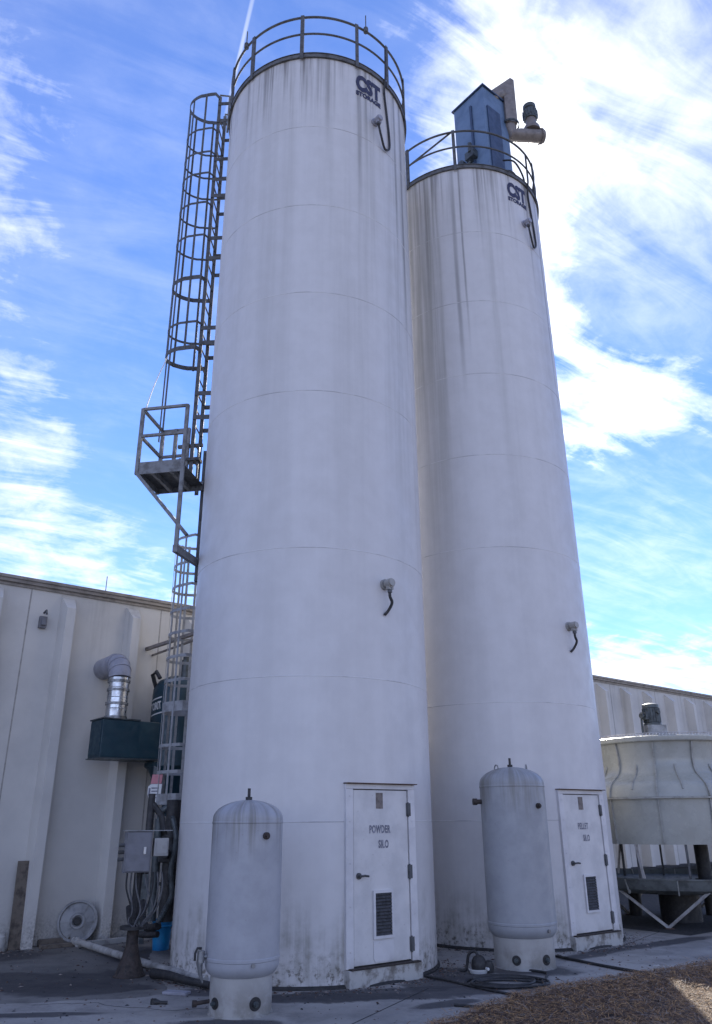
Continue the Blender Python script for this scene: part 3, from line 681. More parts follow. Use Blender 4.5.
# ------------------------------------------------------------------ pressure tanks
def tank(C, r, z0, z1, rs, mat, label, ports, stub, rust, plug):
    t = thing('pressure_tank', C, label, 'tank', 'grey upright pressure tanks')
    hd = r*.5; prof = []
    for i in range(13): a = -PI/2+PI/2*i/12; prof.append((r*math.cos(a), z0+hd+hd*math.sin(a)))
    prof[0] = (0, z0)
    prof += [(r, z0+hd+.03), (r+.006, z0+hd+.036), (r+.006, z0+hd+.058), (r, z0+hd+.064)]
    prof += [(r, z1-hd-.05), (r+.005, z1-hd-.044), (r+.005, z1-hd-.03), (r, z1-hd-.024)]
    for i in range(13): a = PI/2*i/12; prof.append((r*math.cos(a), z1-hd+hd*math.sin(a)))
    prof[-1] = (0, z1)
    MB().lathe(prof, 72).build('body', mat, t, smooth=True)
    zt = z0+hd*.9
    g = MB(); g.lathe([(rs+.012, 0), (rs+.012, .012), (rs, .012), (rs, zt-.0), (rs-.01, zt), (rs-.01, .0)], 64); sk = g.build('skirt', M['skirt'], t, smooth=True)
    for th, zz, rp in ports:
        n_ = D(th); c = n_*rs+EZ*zz
        g = MB(); g.cyl(c-n_*.01, c+n_*.006, rp, 24); 
        g.build('access_hole', M['black'], sk)
        g = MB(); g.cyl(c+n_*.002, c+n_*.03, rp*.45, 12); g.cyl(c+n_*.03, c+n_*.045, rp*.3, 6); g.build('drain_plug', M['motor'], sk)
    g = MB(); g.cyl(EZ*(z1-.02), EZ*(z1+.03), .035, 12); g.cyl(EZ*(z1+.03), EZ*(z1+.115), .016, 10); g.build('top_nipple', M['black'], t)
    for th in ((-70, 70) if stub else ()):
        g = MB(); n_ = D(th); pts = [n_*(r*.5)+Tn(th)*(.05*math.cos(a))+EZ*(z1-hd*.14+.055*math.sin(a)) for a in [PI*i/10 for i in range(11)]]
        g.tube(pts, .009, 8); g.build('lifting_lug', mat, t, smooth=True)
    if stub:
        th, zz, ln = stub; n_ = D(th); g = MB(); g.cyl(n_*(r-.02)+EZ*zz, n_*(r+ln)+EZ*zz, .03, 14); g.cyl(n_*(r+ln-.04)+EZ*zz, n_*(r+ln+.015)+EZ*zz, .042, 12); g.build('side_nozzle', M['rustdark'], t, smooth=True)
    th, zz = rust; n_ = D(th); g = MB(); g.cyl(n_*(r-.01)+EZ*zz, n_*(r+.03)+EZ*zz, .034, 14); g.cyl(n_*(r+.03)+EZ*zz, n_*(r+.05)+EZ*zz, .022, 6); g.build('side_port', M['rustdark'], t)
    th, zz = plug; n_ = D(th); g = MB(); g.cyl(n_*(r-.01)+EZ*zz, n_*(r+.02)+EZ*zz, .02, 12); g.build('gauge_plug', M['galv'], t)
    return t
TA = V(-1.15, 8.68, 0); TB = V(2.075, 11.08, 0)
t1 = tank(TA, .362, .245, 1.915, .30, M['tank_a'], 'light grey tank nearest the camera in front of the left silo', ((35, .115, .058), (-45, .115, .05)), None, (38, 1.57), (24, .44))
# drain valve on the left flank
n_ = D(-62); g = MB(); b0 = n_*.36+EZ*.50
g.cyl(b0-n_*.03, b0+n_*.08, .022, 12); g.cyl(b0+n_*.06+EZ*.05, b0+n_*.06-EZ*.05, .035, 14); vl = g.build('drain_valve', M['galv'], t1, smooth=True)
g = MB(); g.tube([b0+n_*.07+EZ*-.04, b0+n_*.06+EZ*-.14, b0+n_*.03+EZ*-.22], [.03, .02, .008], 10); g.build('spout', M['galv'], vl, smooth=True)
g = MB(); g.tube([b0+n_*.06+EZ*.07, b0+n_*.10+EZ*.075, b0+n_*.12+EZ*.03, b0+n_*.12-EZ*.03], .012, 8); g.build('lever', M['black'], vl, smooth=True)
n_ = D(-72); g = MB(); g.cyl(n_*.29+EZ*.115, n_*.44+EZ*.10, .018, 10); g.cyl(n_*.42+EZ*.10, n_*.46+EZ*.10, .03, 10); g.build('drain_pipe', M['rustdark'], t1)
tank(TB, .43, .235, 2.37, .375, M['tank_b'], 'weathered grey tank with streaked top in front of the right silo', ((-26, .115, .055), (33, .115, .058)), (-84, 1.93, .10), (36, 1.87), (36, .43))

# ------------------------------------------------------------------ cooling tower
TC = V(5.78, 15.55, 0)
ct = thing('cooling_tower', TC, 'round pale fibreglass cooling tower with fan motor beside the right silo', 'cooling tower')
cprof = [(1.30, 3.0), (1.275, 2.98), (1.25, 2.86), (1.225, 2.72), (1.225, 2.60), (1.25, 2.51), (1.30, 2.44), (1.38, 2.38), (1.47, 2.325), (1.545, 2.26), (1.59, 2.18), (1.615, 2.10), (1.62, 2.06)]
g = MB(); g.lathe([(1.2, 3.0)]+cprof+[(1.60, 2.04), (1.2, 2.5), (1.2, 3.0)], 120); up = g.build('fan_stack', M['frp'], ct, smooth=True)
g = MB(); g.lathe([(1.605, 2.025), (1.56, 1.30), (1.50, 1.30), (1.54, 2.02), (1.605, 2.025)], 120); cs = g.build('casing', M['frp'], ct, smooth=True)
g = MB(); g.lathe([(1.60, 2.026), (1.665, 2.026), (1.665, 2.055), (1.62, 2.058), (1.60, 2.045)], 120); g.build('seam_flange', M['frprib'], cs, smooth=True)
g = MB(); g.lathe([(1.25, 3.0), (1.36, 3.0), (1.37, 3.03), (1.37, 3.075), (1.34, 3.09), (1.25, 3.09)], 120); g.build('rim', M['frp'], up, smooth=True)
A0 = math.degrees(math.atan2(5.253-TC.x, -(14.37-TC.y)))
for i in range(12):
    th = A0+30*i
    n_, e = D(th), Tn(th)
    g = MB()
    path = [(r+.012, z) for r, z in cprof[1:]]
    vs = []
    for r, z in path: vs += [n_*(r-.02)+e*-.012+EZ*z, n_*(r+.03)+e*-.012+EZ*z, n_*(r+.03)+e*.012+EZ*z, n_*(r-.02)+e*.012+EZ*z]
    fs = [(a*4+j, a*4+(j+1) % 4, a*4+4+(j+1) % 4, a*4+4+j) for a in range(len(path)-1) for j in range(4)]
    g.add(vs, fs); g.build('rib', M['frprib'], up)
    g = MB(); g.bar(n_*1.615+EZ*2.02, n_*1.575+EZ*1.30, .022, .04, n_); g.build('rib', M['frprib'], cs)
    # short moulded stiffener on the shoulder between the ribs
    a0, a1 = th+15, th+15
    g = MB(); g.tube([pol(a0, 1.23, 2.60), pol(a0, 1.305, 2.445), pol(a0, 1.385, 2.383), pol(a0, 1.475, 2.328), pol(a0, 1.55, 2.262), pol(a0, 1.595, 2.18)], .014, 8); g.build('stiffener', M['frprib'], up, smooth=True)
# fan guard: rings and spokes at the mouth
g = MB()
for r_ in [0.3+0.05*i for i in range(22)]: g.tube([V(r_*math.cos(2*PI*i/72), r_*math.sin(2*PI*i/72), 3.10+.05*(1-r_/1.36)) for i in range(72)], .0055, 5, closed=True)
for i in range(72): a = 2*PI*i/72; g.bar(V(.3*math.cos(a), .3*math.sin(a), 3.14), V(1.35*math.cos(a), 1.35*math.sin(a), 3.10), .006, .006)
for i in range(150): a = 2*PI*i/150; g.bar(V(1.355*math.cos(a), 1.355*math.sin(a), 3.085), V(1.345*math.cos(a+.02), 1.345*math.sin(a+.02), 3.13), .009, .009)
g.tube([V(1.35*math.cos(2*PI*i/120), 1.35*math.sin(2*PI*i/120), 3.13) for i in range(120)], .008, 6, closed=True)
g.build('fan_guard', M['mesh'], up, smooth=True)
g = MB()
for i in range(4):
    a = PI/4+PI/2*i; d_ = V(math.cos(a), math.sin(a), 0); q = d_.cross(EZ)
    vs = [d_*.12+q*.1+EZ*2.92, d_*.12-q*.1+EZ*2.84, d_*1.15-q*.09+EZ*2.87, d_*1.15+q*.07+EZ*2.90]
    g.add(vs+[p-EZ*.012 for p in vs], [(0, 1, 2, 3), (7, 6, 5, 4), (0, 4, 5, 1), (1, 5, 6, 2), (2, 6, 7, 3), (3, 7, 4, 0)])
g.lathe([(0, 2.82), (.14, 2.82), (.14, 2.96), (0, 2.98)], 20); g.build('fan', M['galv'], ct)
mt_ = V(-.06, -.1, 0)
g = MB(); g.bar(V(-1.3, .0, 3.06), V(1.3, .0, 3.06), .10, .08); g.obox(mt_, V(1, 0, 0), V(0, 1, 0), EZ, (-.16, -.16, 3.10), (.20, .16, 3.38)); g.build('motor_stand', M['galv'], ct)
g = MB(); g.lathe([(0, 3.38), (.17, 3.38), (.17, 3.42), (.14, 3.44), (.14, 3.70), (.155, 3.71), (.155, 3.77), (.08, 3.80), (0, 3.80)], 24, mt_)
for i in range(20): a = 2*PI*i/20; g.bar(mt_+V(.15*math.cos(a), .15*math.sin(a), 3.44), mt_+V(.15*math.cos(a), .15*math.sin(a), 3.70), .008, .03)
g.obox(mt_+D(-60)*.14, Tn(-60), D(-60), EZ, (-.07, 0, 3.48), (.07, .10, 3.62)); g.cyl(mt_+D(-60)*.24+EZ*3.55, mt_+D(-60)*.30+EZ*3.55, .05, 12); g.cyl(mt_+D(30)*.14+EZ*3.62, mt_+D(30)*.19+EZ*3.62, .04, 12)
g.tube([mt_+D(-70)*.25+EZ*3.5, mt_+D(-70)*.26+EZ*3.3, mt_+D(-75)*.24+EZ*3.12], .02, 8)
g.build('motor', M['motor'], ct, smooth=True)
# basin with curled lip
g = MB(); g.lathe([(0, .50), (1.0, .50), (1.42, .53), (1.58, .60), (1.63, .70), (1.64, .755), (1.67, .76), (1.67, .775), (1.62, .78), (1.58, .68), (1.4, .62), (0, .60)], 96); bs = g.build('basin', M['basin'], ct, smooth=True)
for i in range(12):
    g = MB(); g.bar(pol(A0+30*i+4, 1.63, .76), pol(A0+30*i+4, 1.55, .54), .02, .06); g.build('basin_rib', M['frprib'], bs)
for i in range(12):
    th = A0+30*i+12
    g = MB(); g.bar(pol(th, 1.53, .64), pol(th, 1.53, 1.31), .035, .035, D(th)); g.build('inlet_post', M['rail'], ct)
for i in range(6):
    th = A0+60*i-14
    g = MB(); g.bar(pol(th, 1.60, .66), pol(th-4, 1.555, 1.30), .045, .02, D(th)); g.build('inlet_strut', M['strut'], ct)
TF = math.degrees(math.atan2(5.093-TC.x, -(14.404-TC.y)))
for i in range(6):
    f = pol(TF+60*i, 1.24, .02)
    g = MB()
    g.bar(f, pol(TF+60*i+30, 1.50, .60), .045, .045); g.bar(f+EZ*.003, pol(TF+60*i-30, 1.50, .60), .045, .045)
    lg = g.build('support_leg', M['strut'], ct)
    MB().box(f-EZ*.01, (.14, .14, .018)).build('foot_plate', M['rust'], lg)
g = MB(); g.cyl(V(.45, -.2, .60), V(.45, -.2, 1.9), .12, 16); g.cyl(V(.45, -.2, .60), V(.45, -.2, .70), .17, 16); g.build('riser_pipe', M['black'], ct, smooth=True)
g = MB(); g.lathe([(0, 1.42), (1.52, 1.42), (1.52, 1.9), (0, 1.9)], 64); g.build('fill_pack', M['black'], ct)
for x_, y_, r_ in ((0, 0, .35), (.9, .9, .09), (-.5, .95, .12)): MB().cyl(V(x_, y_, 0), V(x_, y_, .52), r_, 24).build('pedestal', M['black'], ct, smooth=True)

# ------------------------------------------------------------------ dark teal dust collector by the wall
DC = V(-3.35, 13.15, 0)
dc = thing('dust_collector', DC, 'dark teal dust collector with a long plenum box behind the ladder by the left wall', 'dust collector')
q0 = V(-4.03, 12.59, 0)-DC
g = MB(); g.obox(q0, EX, EY, EZ, (0, -.50, 2.66), (1.15, 0, 3.24)); bxp = g.build('plenum', M['teal'], dc, bevel=.012)
g = MB(); g.obox(q0, EX, EY, EZ, (-.012, -.47, 2.69), (-.001, -.03, 3.21)); g.build('end_panel', M['teal'], bxp, bevel=.004)
g = MB(); g.obox(q0, EX, EY, EZ, (-.02, -.52, 3.242), (.62, .02, 3.262)); g.obox(q0, EX, EY, EZ, (-.02, -.52, 2.64), (1.15, .02, 2.658)); g.build('flange', M['motor'], bxp)
bc = q0+EX*1.42+EY*-.26
def dcb(r, zs): return MB().lathe([(r*a, z) for a, z in zs], 32, bc)
g = MB(); g.lathe([(0, 4.08), (.22, 4.06), (.38, 3.98), (.46, 3.84), (.47, 3.70), (.47, 2.62)], 40, bc); cb = g.build('body', M['teal'], dc, smooth=True)
g = MB(); g.lathe([(.475, 2.62), (.50, 2.62), (.50, 2.56), (.44, 2.52), (.16, 1.95), (.14, 1.80), (0, 1.80)], 40, bc); g.build('hopper', M['teal'], dc, smooth=True)
for i in range(4):
    a = PI/4+PI/2*i+.3; p = bc+V(.46*math.cos(a), .46*math.sin(a), 0)
    g = MB(); g.bar(p, p+EZ*2.7, .06, .06); g.build('leg', M['motor'], dc)
g = MB(); g.tube([bc+V(-.40, -.1, 3.85), bc+V(-.46, -.2, 4.08), bc+V(-.38, -.28, 4.12), bc+V(-.30, -.30, 4.0)], .035, 8); g.build('top_pipe', M['black'], dc, smooth=True)
g = MB(); g.cyl(bc+V(.12, -.2, 4.0), bc+V(.12, -.2, 4.32), .10, 14); g.cyl(bc+V(.12, -.2, 4.32), bc+V(.12, -.2, 4.38), .07, 14); g.obox(bc+V(.12, -.2, 4.1), V(1, 0, 0), V(0, 1, 0), EZ, (.08, -.06, 0), (.22, .06, .14)); g.build('motor', M['motor'], dc, smooth=True)
# white slanted wedge emblem with letters, wrapped on the drum
thl = -50
g = MB()
def onb(x, z): return bc+pol(thl+math.degrees(x/.478), .478, z)
def stripe(x0, z0, x1, z1, h, n=8):
    for i in range(n):
        a, b_ = i/n, (i+1)/n
        g.add([onb(x0+(x1-x0)*a, z0+(z1-z0)*a), onb(x0+(x1-x0)*b_, z0+(z1-z0)*b_), onb(x0+(x1-x0)*b_, z0+(z1-z0)*b_+h), onb(x0+(x1-x0)*a, z0+(z1-z0)*a+h)], [(0, 1, 2, 3)])
stripe(-.20, 3.60, .20, 3.66, .022); stripe(-.2, 3.6, -.15, 3.6075, -.02, 2); g.build('emblem_stripe', M['white'], dc)
g = MB(); stripe(-.085, 3.36, .22, 3.405, .022); g.build('emblem_stripe', M['white'], dc)
g = MB()
vs, fs, w = textmesh('TORIT', .17, .006, .8)
for v in vs: v.x *= .30/w
g.add([onb(-.09+v.x-.2*v.y, 3.45+v.y+.12*v.x) for v in vs], fs)
g.build('lettering', M['white'], dc)

# galvanised exhaust duct rising from the plenum and turning into the wall
dx = V(-3.93, 12.88, 3.262)
ed = thing('exhaust_duct', dx, 'shiny ribbed metal exhaust duct rising from the teal box with a grey elbow into wall', 'duct')
ex = V(-4.42, 13.50, 4.22)-dx
g = MB(); g.cyl(V(0, 0, 0), V(0, 0, .66), .165, 32)
for zz in (.16, .34, .50): g.lathe([(.165, zz-.006), (.169, zz), (.165, zz+.006)], 32)
g.build('pipe', M['duct'], ed, smooth=True)
for zz in (.02, .24, .46, .60):
    g = MB(); g.lathe([(.164, zz-.02), (.182, zz-.02), (.182, zz+.02), (.164, zz+.02)], 32); g.build('clamp', M['galv'], ed, smooth=True)
# gored elbow: vertical -> horizontal towards the wall (direction -WN)
hd = V(ex.x, ex.y, 0).normalized(); rb = .24; c_e = EZ*.66
pts = [c_e]
for i in range(1, 5):
    a = PI/2*i/4; pts.append(c_e+hd*(rb*(1-math.cos(a)))+EZ*(rb*math.sin(a)+.02))
pts.append(V(ex.x, ex.y, pts[-1].z)+hd*.1)
g = MB()
g.tube(pts, .178, 32)
for p, q in zip(pts[1:-1], pts[2:]):
    t_ = (q-p).normalized(); g.tube([p-t_*.006, p+t_*.006], .186, 32)
g.build('elbow', M['pvcgrey'], ed, smooth=True)
# pipe brace from wall to the ladder cage
pb0 = WO+WD*2.66+V(0, 0, 4.63); pb1 = CA+pol(-107, R+.0, 4.50)
o = MB(); o.bar(pb0-WD*0-WN*.02, pb1, .055, .055); o.bar(pb0-EZ*.10+WN*-.02+WD*.12, pb1-EZ*.10, .03, .03)
o = o.build('brace_pipe', M['taupe']); tag(o, 'pair of thin brown bars spanning from the wall to the left silo through the cage', 'brace')

# ------------------------------------------------------------------ control stand
CS = V(-2.75, 10.62, 0)
cs_ = thing('control_stand', CS, 'rusty flared pedestal and post carrying a grey electrical box left of the near silo', 'control box')
g = MB(); g.lathe([(0, 0), (.19, 0), (.19, .012), (.17, .03), (.10, .22), (.072, .34), (.068, .50), (0, .50)], 32); g.build('pedestal', M['rustdark'], cs_, smooth=True)
g = MB(); g.lathe([(.06, .50), (.16, .50), (.16, .535), (.06, .535)], 24); g.build('collar', M['black'], cs_, smooth=True)
g = MB(); g.cyl(V(0, 0, .5), V(0, .02, 1.2), .05, 14); g.cyl(V(.06, .1, 1.1), V(.06, .12, 2.05), .045, 14); g.tube([V(.06, .12, 1.95), V(.20, .14, 1.78), V(.26, .14, 1.55)], .04, 10); g.build('post', M['black'], cs_, smooth=True)
be = V(.93, .36, 0); bn = V(.36, -.93, 0)
g = MB(); g.obox(V(0, 0, 0), be, bn, EZ, (-.20, -.06, 1.13), (.12, .16, 1.60)); bx_ = g.build('enclosure', M['ebox'], cs_, bevel=.008)
g = MB(); g.obox(V(0, 0, 0), be, bn, EZ, (-.185, .161, 1.145), (.105, .178, 1.585)); dd = g.build('cover', M['ebox'], bx_, bevel=.005)
g = MB(); g.obox(V(0, 0, 0), be, bn, EZ, (.02, .179, 1.34), (.05, .20, 1.42)); g.build('latch', M['duct'], dd)
g = MB(); g.obox(V(0, 0, 0), be, bn, EZ, (-.22, -.08, 1.602), (.36, .18, 1.612)); g.build('rain_shelf', M['galv'], bx_)
for i in range(3):
    g = MB(); g.cyl(be*-.20+bn*.05+EZ*(1.44-.08*i), be*-.27+bn*.05+EZ*(1.44-.08*i), .022, 10); g.build('cable_gland', M['rail'], bx_)
g = MB(); g.obox(V(0, 0, 0), be, bn, EZ, (.15, -.02, 1.31), (.33, .14, 1.52)); wb = g.build('junction_box', M['skirt'], cs_, bevel=.012)
g = MB(); g.obox(V(0, 0, 0), be, bn, EZ, (.18, .141, 1.34), (.31, .150, 1.49)); g.cyl(be*.27+bn*.15+EZ*1.42, be*.27+bn*.165+EZ*1.42, .015, 10); g.build('lid', M['skirt'], wb)
rc = random.Random(3)
for i in range(9):
    x = -.14+i*.052; sw = rc.uniform(-.10, .10)
    g = MB(); g.tube(smoothpath([be*x+bn*.08+EZ*1.13, be*(x+.02+sw*.3)+bn*.10+EZ*.95, be*(x*.6+.08+sw)+bn*.1+EZ*.72, be*(x*.35+.03+sw)+bn*.08+EZ*.58, be*(x*.3)+bn*.14+EZ*.535], 6), rc.choice((.006, .008, .011)), 7)
    g.build('cable', M['cable'] if i % 3 else M['black'], cs_, smooth=True)
# vertical vacuum pipe behind the stand
VP = V(-2.62, 11.75, 0)
vp = thing('vacuum_line', VP, 'black hanging pipes and dark flexible hose between the control box and the left silo', 'pipe')
g = MB(); g.cyl(V(.0, 0, .46), V(0, 0, 2.0), .10, 16); g.lathe([(.08, .9), (.13, .9), (.13, .94), (.08, .94)], 20); g.lathe([(.08, 1.5), (.13, 1.5), (.13, 1.54), (.08, 1.54)], 20); g.build('main_pipe', M['black'], vp, smooth=True)
g = MB(); g.cyl(V(-.20, .05, .46), V(-.20, .05, 1.75), .06, 14); g.tube([V(-.2, .05, 1.7), V(-.18, .05, 1.85), V(-.05, .03, 1.92)], .05, 12); g.build('branch_pipe', M['motor'], vp, smooth=True)
g = MB(); hp = smoothpath([V(.02, -.14, 1.78), V(.10, -.16, 1.5), V(.06, -.15, 1.1), V(.09, -.14, .8), V(.02, -.15, .62), V(-.06, -.16, .46)], 14)
g.tube(hp, [.034+.005*(i % 2) for i in range(len(hp))], 12); g.build('flexible_hose', M['motor'], vp, smooth=True)
g = MB(); g.box(V(.0, -.05, 1.30), (.26, .2, .22)); g.cyl(V(-.02, -.15, 1.3), V(-.02, -.26, 1.3), .06, 14); g.build('valve', M['black'], vp, bevel=.015)
g = MB(); g.tube(smoothpath([V(-.55, .9, .62), V(-.45, .6, .42), V(-.30, .3, .35), V(-.1, .05, .4)], 8), .05, 12); g.tube(smoothpath([V(-.75, .9, .55), V(-.62, .6, .36), V(-.40, .25, .28), V(-.1, .05, .3)], 8), .04, 12); g.build('side_hose', M['black'], vp, smooth=True)

# ------------------------------------------------------------------ small things on the ground
bk = thing('bucket', V(-2.86, 12.66, 0), 'bright blue plastic bucket on the ground behind the left silo edge', 'bucket')
MB().lathe([(0, .0), (.115, .0), (.145, .37), (.155, .37), (.155, .39), (.138, .39), (.11, .02), (0, .02)], 32).build('pail', M['bucket'], bk, smooth=True)
MB().lathe([(.142, .30), (.152, .305), (.152, .32), (.143, .325)], 32).build('band', M['bucket'], bk, smooth=True)
g = MB(); g.tube([V(.155*math.cos(a), -.02-.02*math.sin(a), .34-.14*math.sin(a)) for a in [PI*i/12 for i in range(13)]], .004, 6); g.build('bail_handle', M['galv'], bk, smooth=True)

rl = thing('cable_reel', V(-4.33, 13.36, .30), 'pale round reel wheel leaning upright against the foot of the left wall', 'reel')
ax = (WN+V(-.25, -.1, .10)).normalized(); b1 = ax.cross(EZ).normalized(); b2 = b1.cross(ax)
def rv(r_, a, d_): return b1*(r_*math.cos(a))+b2*(r_*math.sin(a))+ax*d_
def rlathe(prof, n=48):
    g = MB(); vs = [rv(r_, 2*PI*k/n, d_) for r_, d_ in prof for k in range(n)]
    g.add(vs, [(i*n+k, i*n+(k+1) % n, (i+1)*n+(k+1) % n, (i+1)*n+k) for i in range(len(prof)-1) for k in range(n)]); return g
rlathe([(.05, .0), (.12, .035), (.235, .0), (.25, .0), (.265, .03), (.295, .03), (.295, -.01), (.25, -.02), (.10, -.02), (.05, 0)]).build('flange', M['reel'], rl, smooth=True)
rlathe([(.001, .045), (.055, .045), (.055, -.02), (.001, -.02)], 24).build('hub_hole', M['black'], rl, smooth=True)
rlathe([(.06, .02), (.085, .05), (.105, .05), (.115, .02)], 32).build('hub', M['reel'], rl, smooth=True)
g = MB()
for i in range(6): g.bar(rv(.11, i*PI/3, .034), rv(.255, i*PI/3, .012), .03, .012, ax)
g.build('spokes', M['reel'], rl)

P0 = WO+WD*1.0
g = MB(); lean = V(0, 0, 1).lerp(-WN, .06).normalized()
g.obox(P0+WN*.20, EX, lean.cross(EX), lean, (-.11, -.02, 0), (.11, .02, 1.18)); o = g.build('plank', M['wood'], bevel=.004); tag(o, 'weathered grey brown plank leaning upright against the far left wall', 'plank')
g = MB(); g.lathe([(0, 0), (.075, 0), (.078, .19), (.06, .21), (.06, .24), (0, .24)], 24); o = g.build('plastic_can', M['dirtywhite'], smooth=True, loc=P0-WD*.24+WN*.25); tag(o, 'small dirty white can on the ground left of the leaning plank', 'can')
def board(a, b_, w, h, z, mat, label):
    g = MB(); a, b_ = Vector(a), Vector(b_); o_ = a
    d_ = (b_-a).normalized(); g.obox(V(0, 0, z), d_, EZ.cross(d_), EZ, (0, -w/2, 0), ((b_-a).length, w/2, h)); q = g.build('board', mat, bevel=.004, loc=a); tag(q, label, 'board', 'boards at the foot of the left wall'); return q
W = lambda s_, n_: WO+WD*s_+WN*n_
board(W(1.28, .42), W(2.25, .40), .10, .05, .002, M['wood'], 'dark board lying on the ground in front of the reel')
board(W(1.75, .60), W(3.1, .50), .09, .07, .002, M['dirtywhite'], 'pale grey board lying along the foot of the wall right of the reel')
board(W(1.34, .12), W(1.98, .13), .06, .09, .002, M['wood'], 'short dark board on edge against the wall left of the reel')
# long pale pipe on the ground
g = MB(); g.tube([V(-4.22, 13.05, .07), V(-3.2, 11.75, .065), V(-2.45, 10.82, .06), V(-1.72, 9.98, .055)], .044, 14); g.cyl(V(-4.25, 13.09, .07), V(-4.18, 13.0, .07), .056, 14); g.cyl(V(-3.0, 11.5, .066), V(-2.93, 11.41, .066), .054, 14)
o = g.build('ground_pipe', M['dirtywhite'], smooth=True); tag(o, 'long dirty white plastic pipe lying on the concrete towards the near silo', 'pipe')
g = MB(); g.tube(smoothpath([V(-2.42, 10.42, .06), V(-2.2, 10.22, .07), V(-1.95, 9.98, .06), V(-1.62, 9.72, .05)], 8), [.055-.0008*i for i in range(25)], 12)
o = g.build('black_hose', M['black'], smooth=True); tag(o, 'thick black hose end lying beside the white ground pipe at the near silo', 'hose')
g = MB(); g.obox(V(0, 0, 0), V(.95, -.3, 0).normalized(), V(.3, .95, 0).normalized(), EZ, (-.14, -.06, .002), (.14, .06, .03)); o = g.build('paving_block', M['pvcgrey'], bevel=.006, loc=(-1.95, 9.55, 0)); tag(o, 'small flat grey block on the concrete left of the near tank', 'block')
g = MB(); g.tube([V(0, 0, .025), V(.06, -.02, .025), V(.13, -.01, .02)], [.03, .014, .016], 10); g.cyl(V(-.015, .005, .0), V(-.015, .005, .05), .032, 12); o = g.build('pipe_fitting', M['black'], smooth=True, loc=(-2.06, 9.05, 0)); tag(o, 'tiny black pipe fitting lying alone on the pale concrete at lower left', 'fitting')

# hoses and cables right of the near silo
ch = thing('hose_coil', V(1.66, 9.95, 0), 'black hose lying in a loose coil in front of the right tank', 'hose')
g = MB(); pts = []
rr = random.Random(5)
for i in range(170):
    a = 2*PI*i/46; r_ = .36+.09*math.sin(i*.083)+.03*math.sin(i*.31); pts.append(V(r_*math.cos(a)*1.08+.03*math.sin(i*.05), r_*.74*math.sin(a)+.05*math.cos(i*.06), .016+.00012*i))
g.tube(pts, .014, 8); g.build('coil', M['black'], ch, smooth=True)
g = MB(); g.tube(smoothpath([V(.40, .0, .018), V(.48, .28, .016), V(.55, .6, .016), V(.35, .8, .016)], 8), .014, 8); g.build('tail', M['black'], ch, smooth=True)
for nm, pts, r_, lb in (('ground_cable', [(.55, 10.55), (.926, 10.20), (1.35, 9.62), (1.80, 9.05)], .012, 'thin black cable running from the near silo towards the pine straw'),
                        ('ground_cable', [(2.35, 11.95), (2.62, 11.66), (3.0, 11.0), (3.40, 10.36)], .017, 'black cable running from the right silo past its door to the straw corner'),
                        ('ground_cable', [(.93, 8.86), (1.12, 8.76), (1.30, 8.68), (1.45, 8.50)], .013, 'short black cable end lying at the left corner of the pine straw')):
    g = MB(); g.tube(smoothpath([V(x, y, r_+.003+.004*(i % 2)) for i, (x, y) in enumerate(pts)], 8), r_, 8); o = g.build(nm, M['black'], smooth=True); tag(o, lb, 'cable', 'cables on the concrete')
pu = thing('sump_pump', V(1.43, 10.66, 0), 'black lumpy pump on a white dish between the two silos by the right tank', 'pump')
MB().lathe([(0, .0), (.16, .0), (.19, .07), (.18, .075), (.15, .03), (0, .02)], 32).build('dish', M['white'], pu, smooth=True)
g = MB(); g.lathe([(0, .03), (.13, .03), (.15, .10), (.14, .20), (.10, .27), (.05, .30), (0, .30)], 24, (.02, .03, 0)); g.lathe([(0, 0), (.09, .0), (.11, .09), (.08, .2), (0, .22)], 20, (.2, .02, 0)); g.build('body', M['black'], pu, smooth=True)
g = MB(); g.tube(smoothpath([V(.02, .03, .26), V(-.04, .06, .36), V(-.16, .10, .30), V(-.22, .12, .06), V(-.34, .10, .02)], 6), .028, 8); g.build('hose', M['black'], pu, smooth=True)
g = MB(); g.cyl(V(.14, -.1, .09), V(.17, -.17, .09), .025, 10); g.build('outlet', M['white'], pu, smooth=True)
pu.scale = (.62, .62, .62)
# loose rubble along the wall foot and near the bed
rk = random.Random(11)
for (x, y, r_) in ((2.02, 8.75, .05), (1.75, 8.5, .035), (1.50, 8.30, .04), (3.62, 10.72, .06), (3.80, 10.80, .045), (1.15, 8.42, .03)):
    bm = MB(); n_ = 8
    vs = []; prof = []
    for j in range(5):
        ph = -PI/2+PI*j/4
        for k in range(n_):
            q = 1+rk.uniform(-.25, .25); vs.append(V(r_*1.3*q*math.cos(ph)*math.cos(2*PI*k/n_), r_*q*math.cos(ph)*math.sin(2*PI*k/n_), max(0, r_*.6*(q*math.sin(ph)+.75))))
    bm.add(vs, [(j*n_+k, j*n_+(k+1) % n_, (j+1)*n_+(k+1) % n_, (j+1)*n_+k) for j in range(4) for k in range(n_)])
    o = bm.build('concrete_chunk', M['dirtywhite'], loc=(x, y, 0.0)); tag(o, 'pale broken concrete chunk at the right end of the straw edge by the cable' if x > 3 else 'small pale concrete chunk at the lower left edge of the straw', 'rubble', 'broken concrete chunks along the straw')

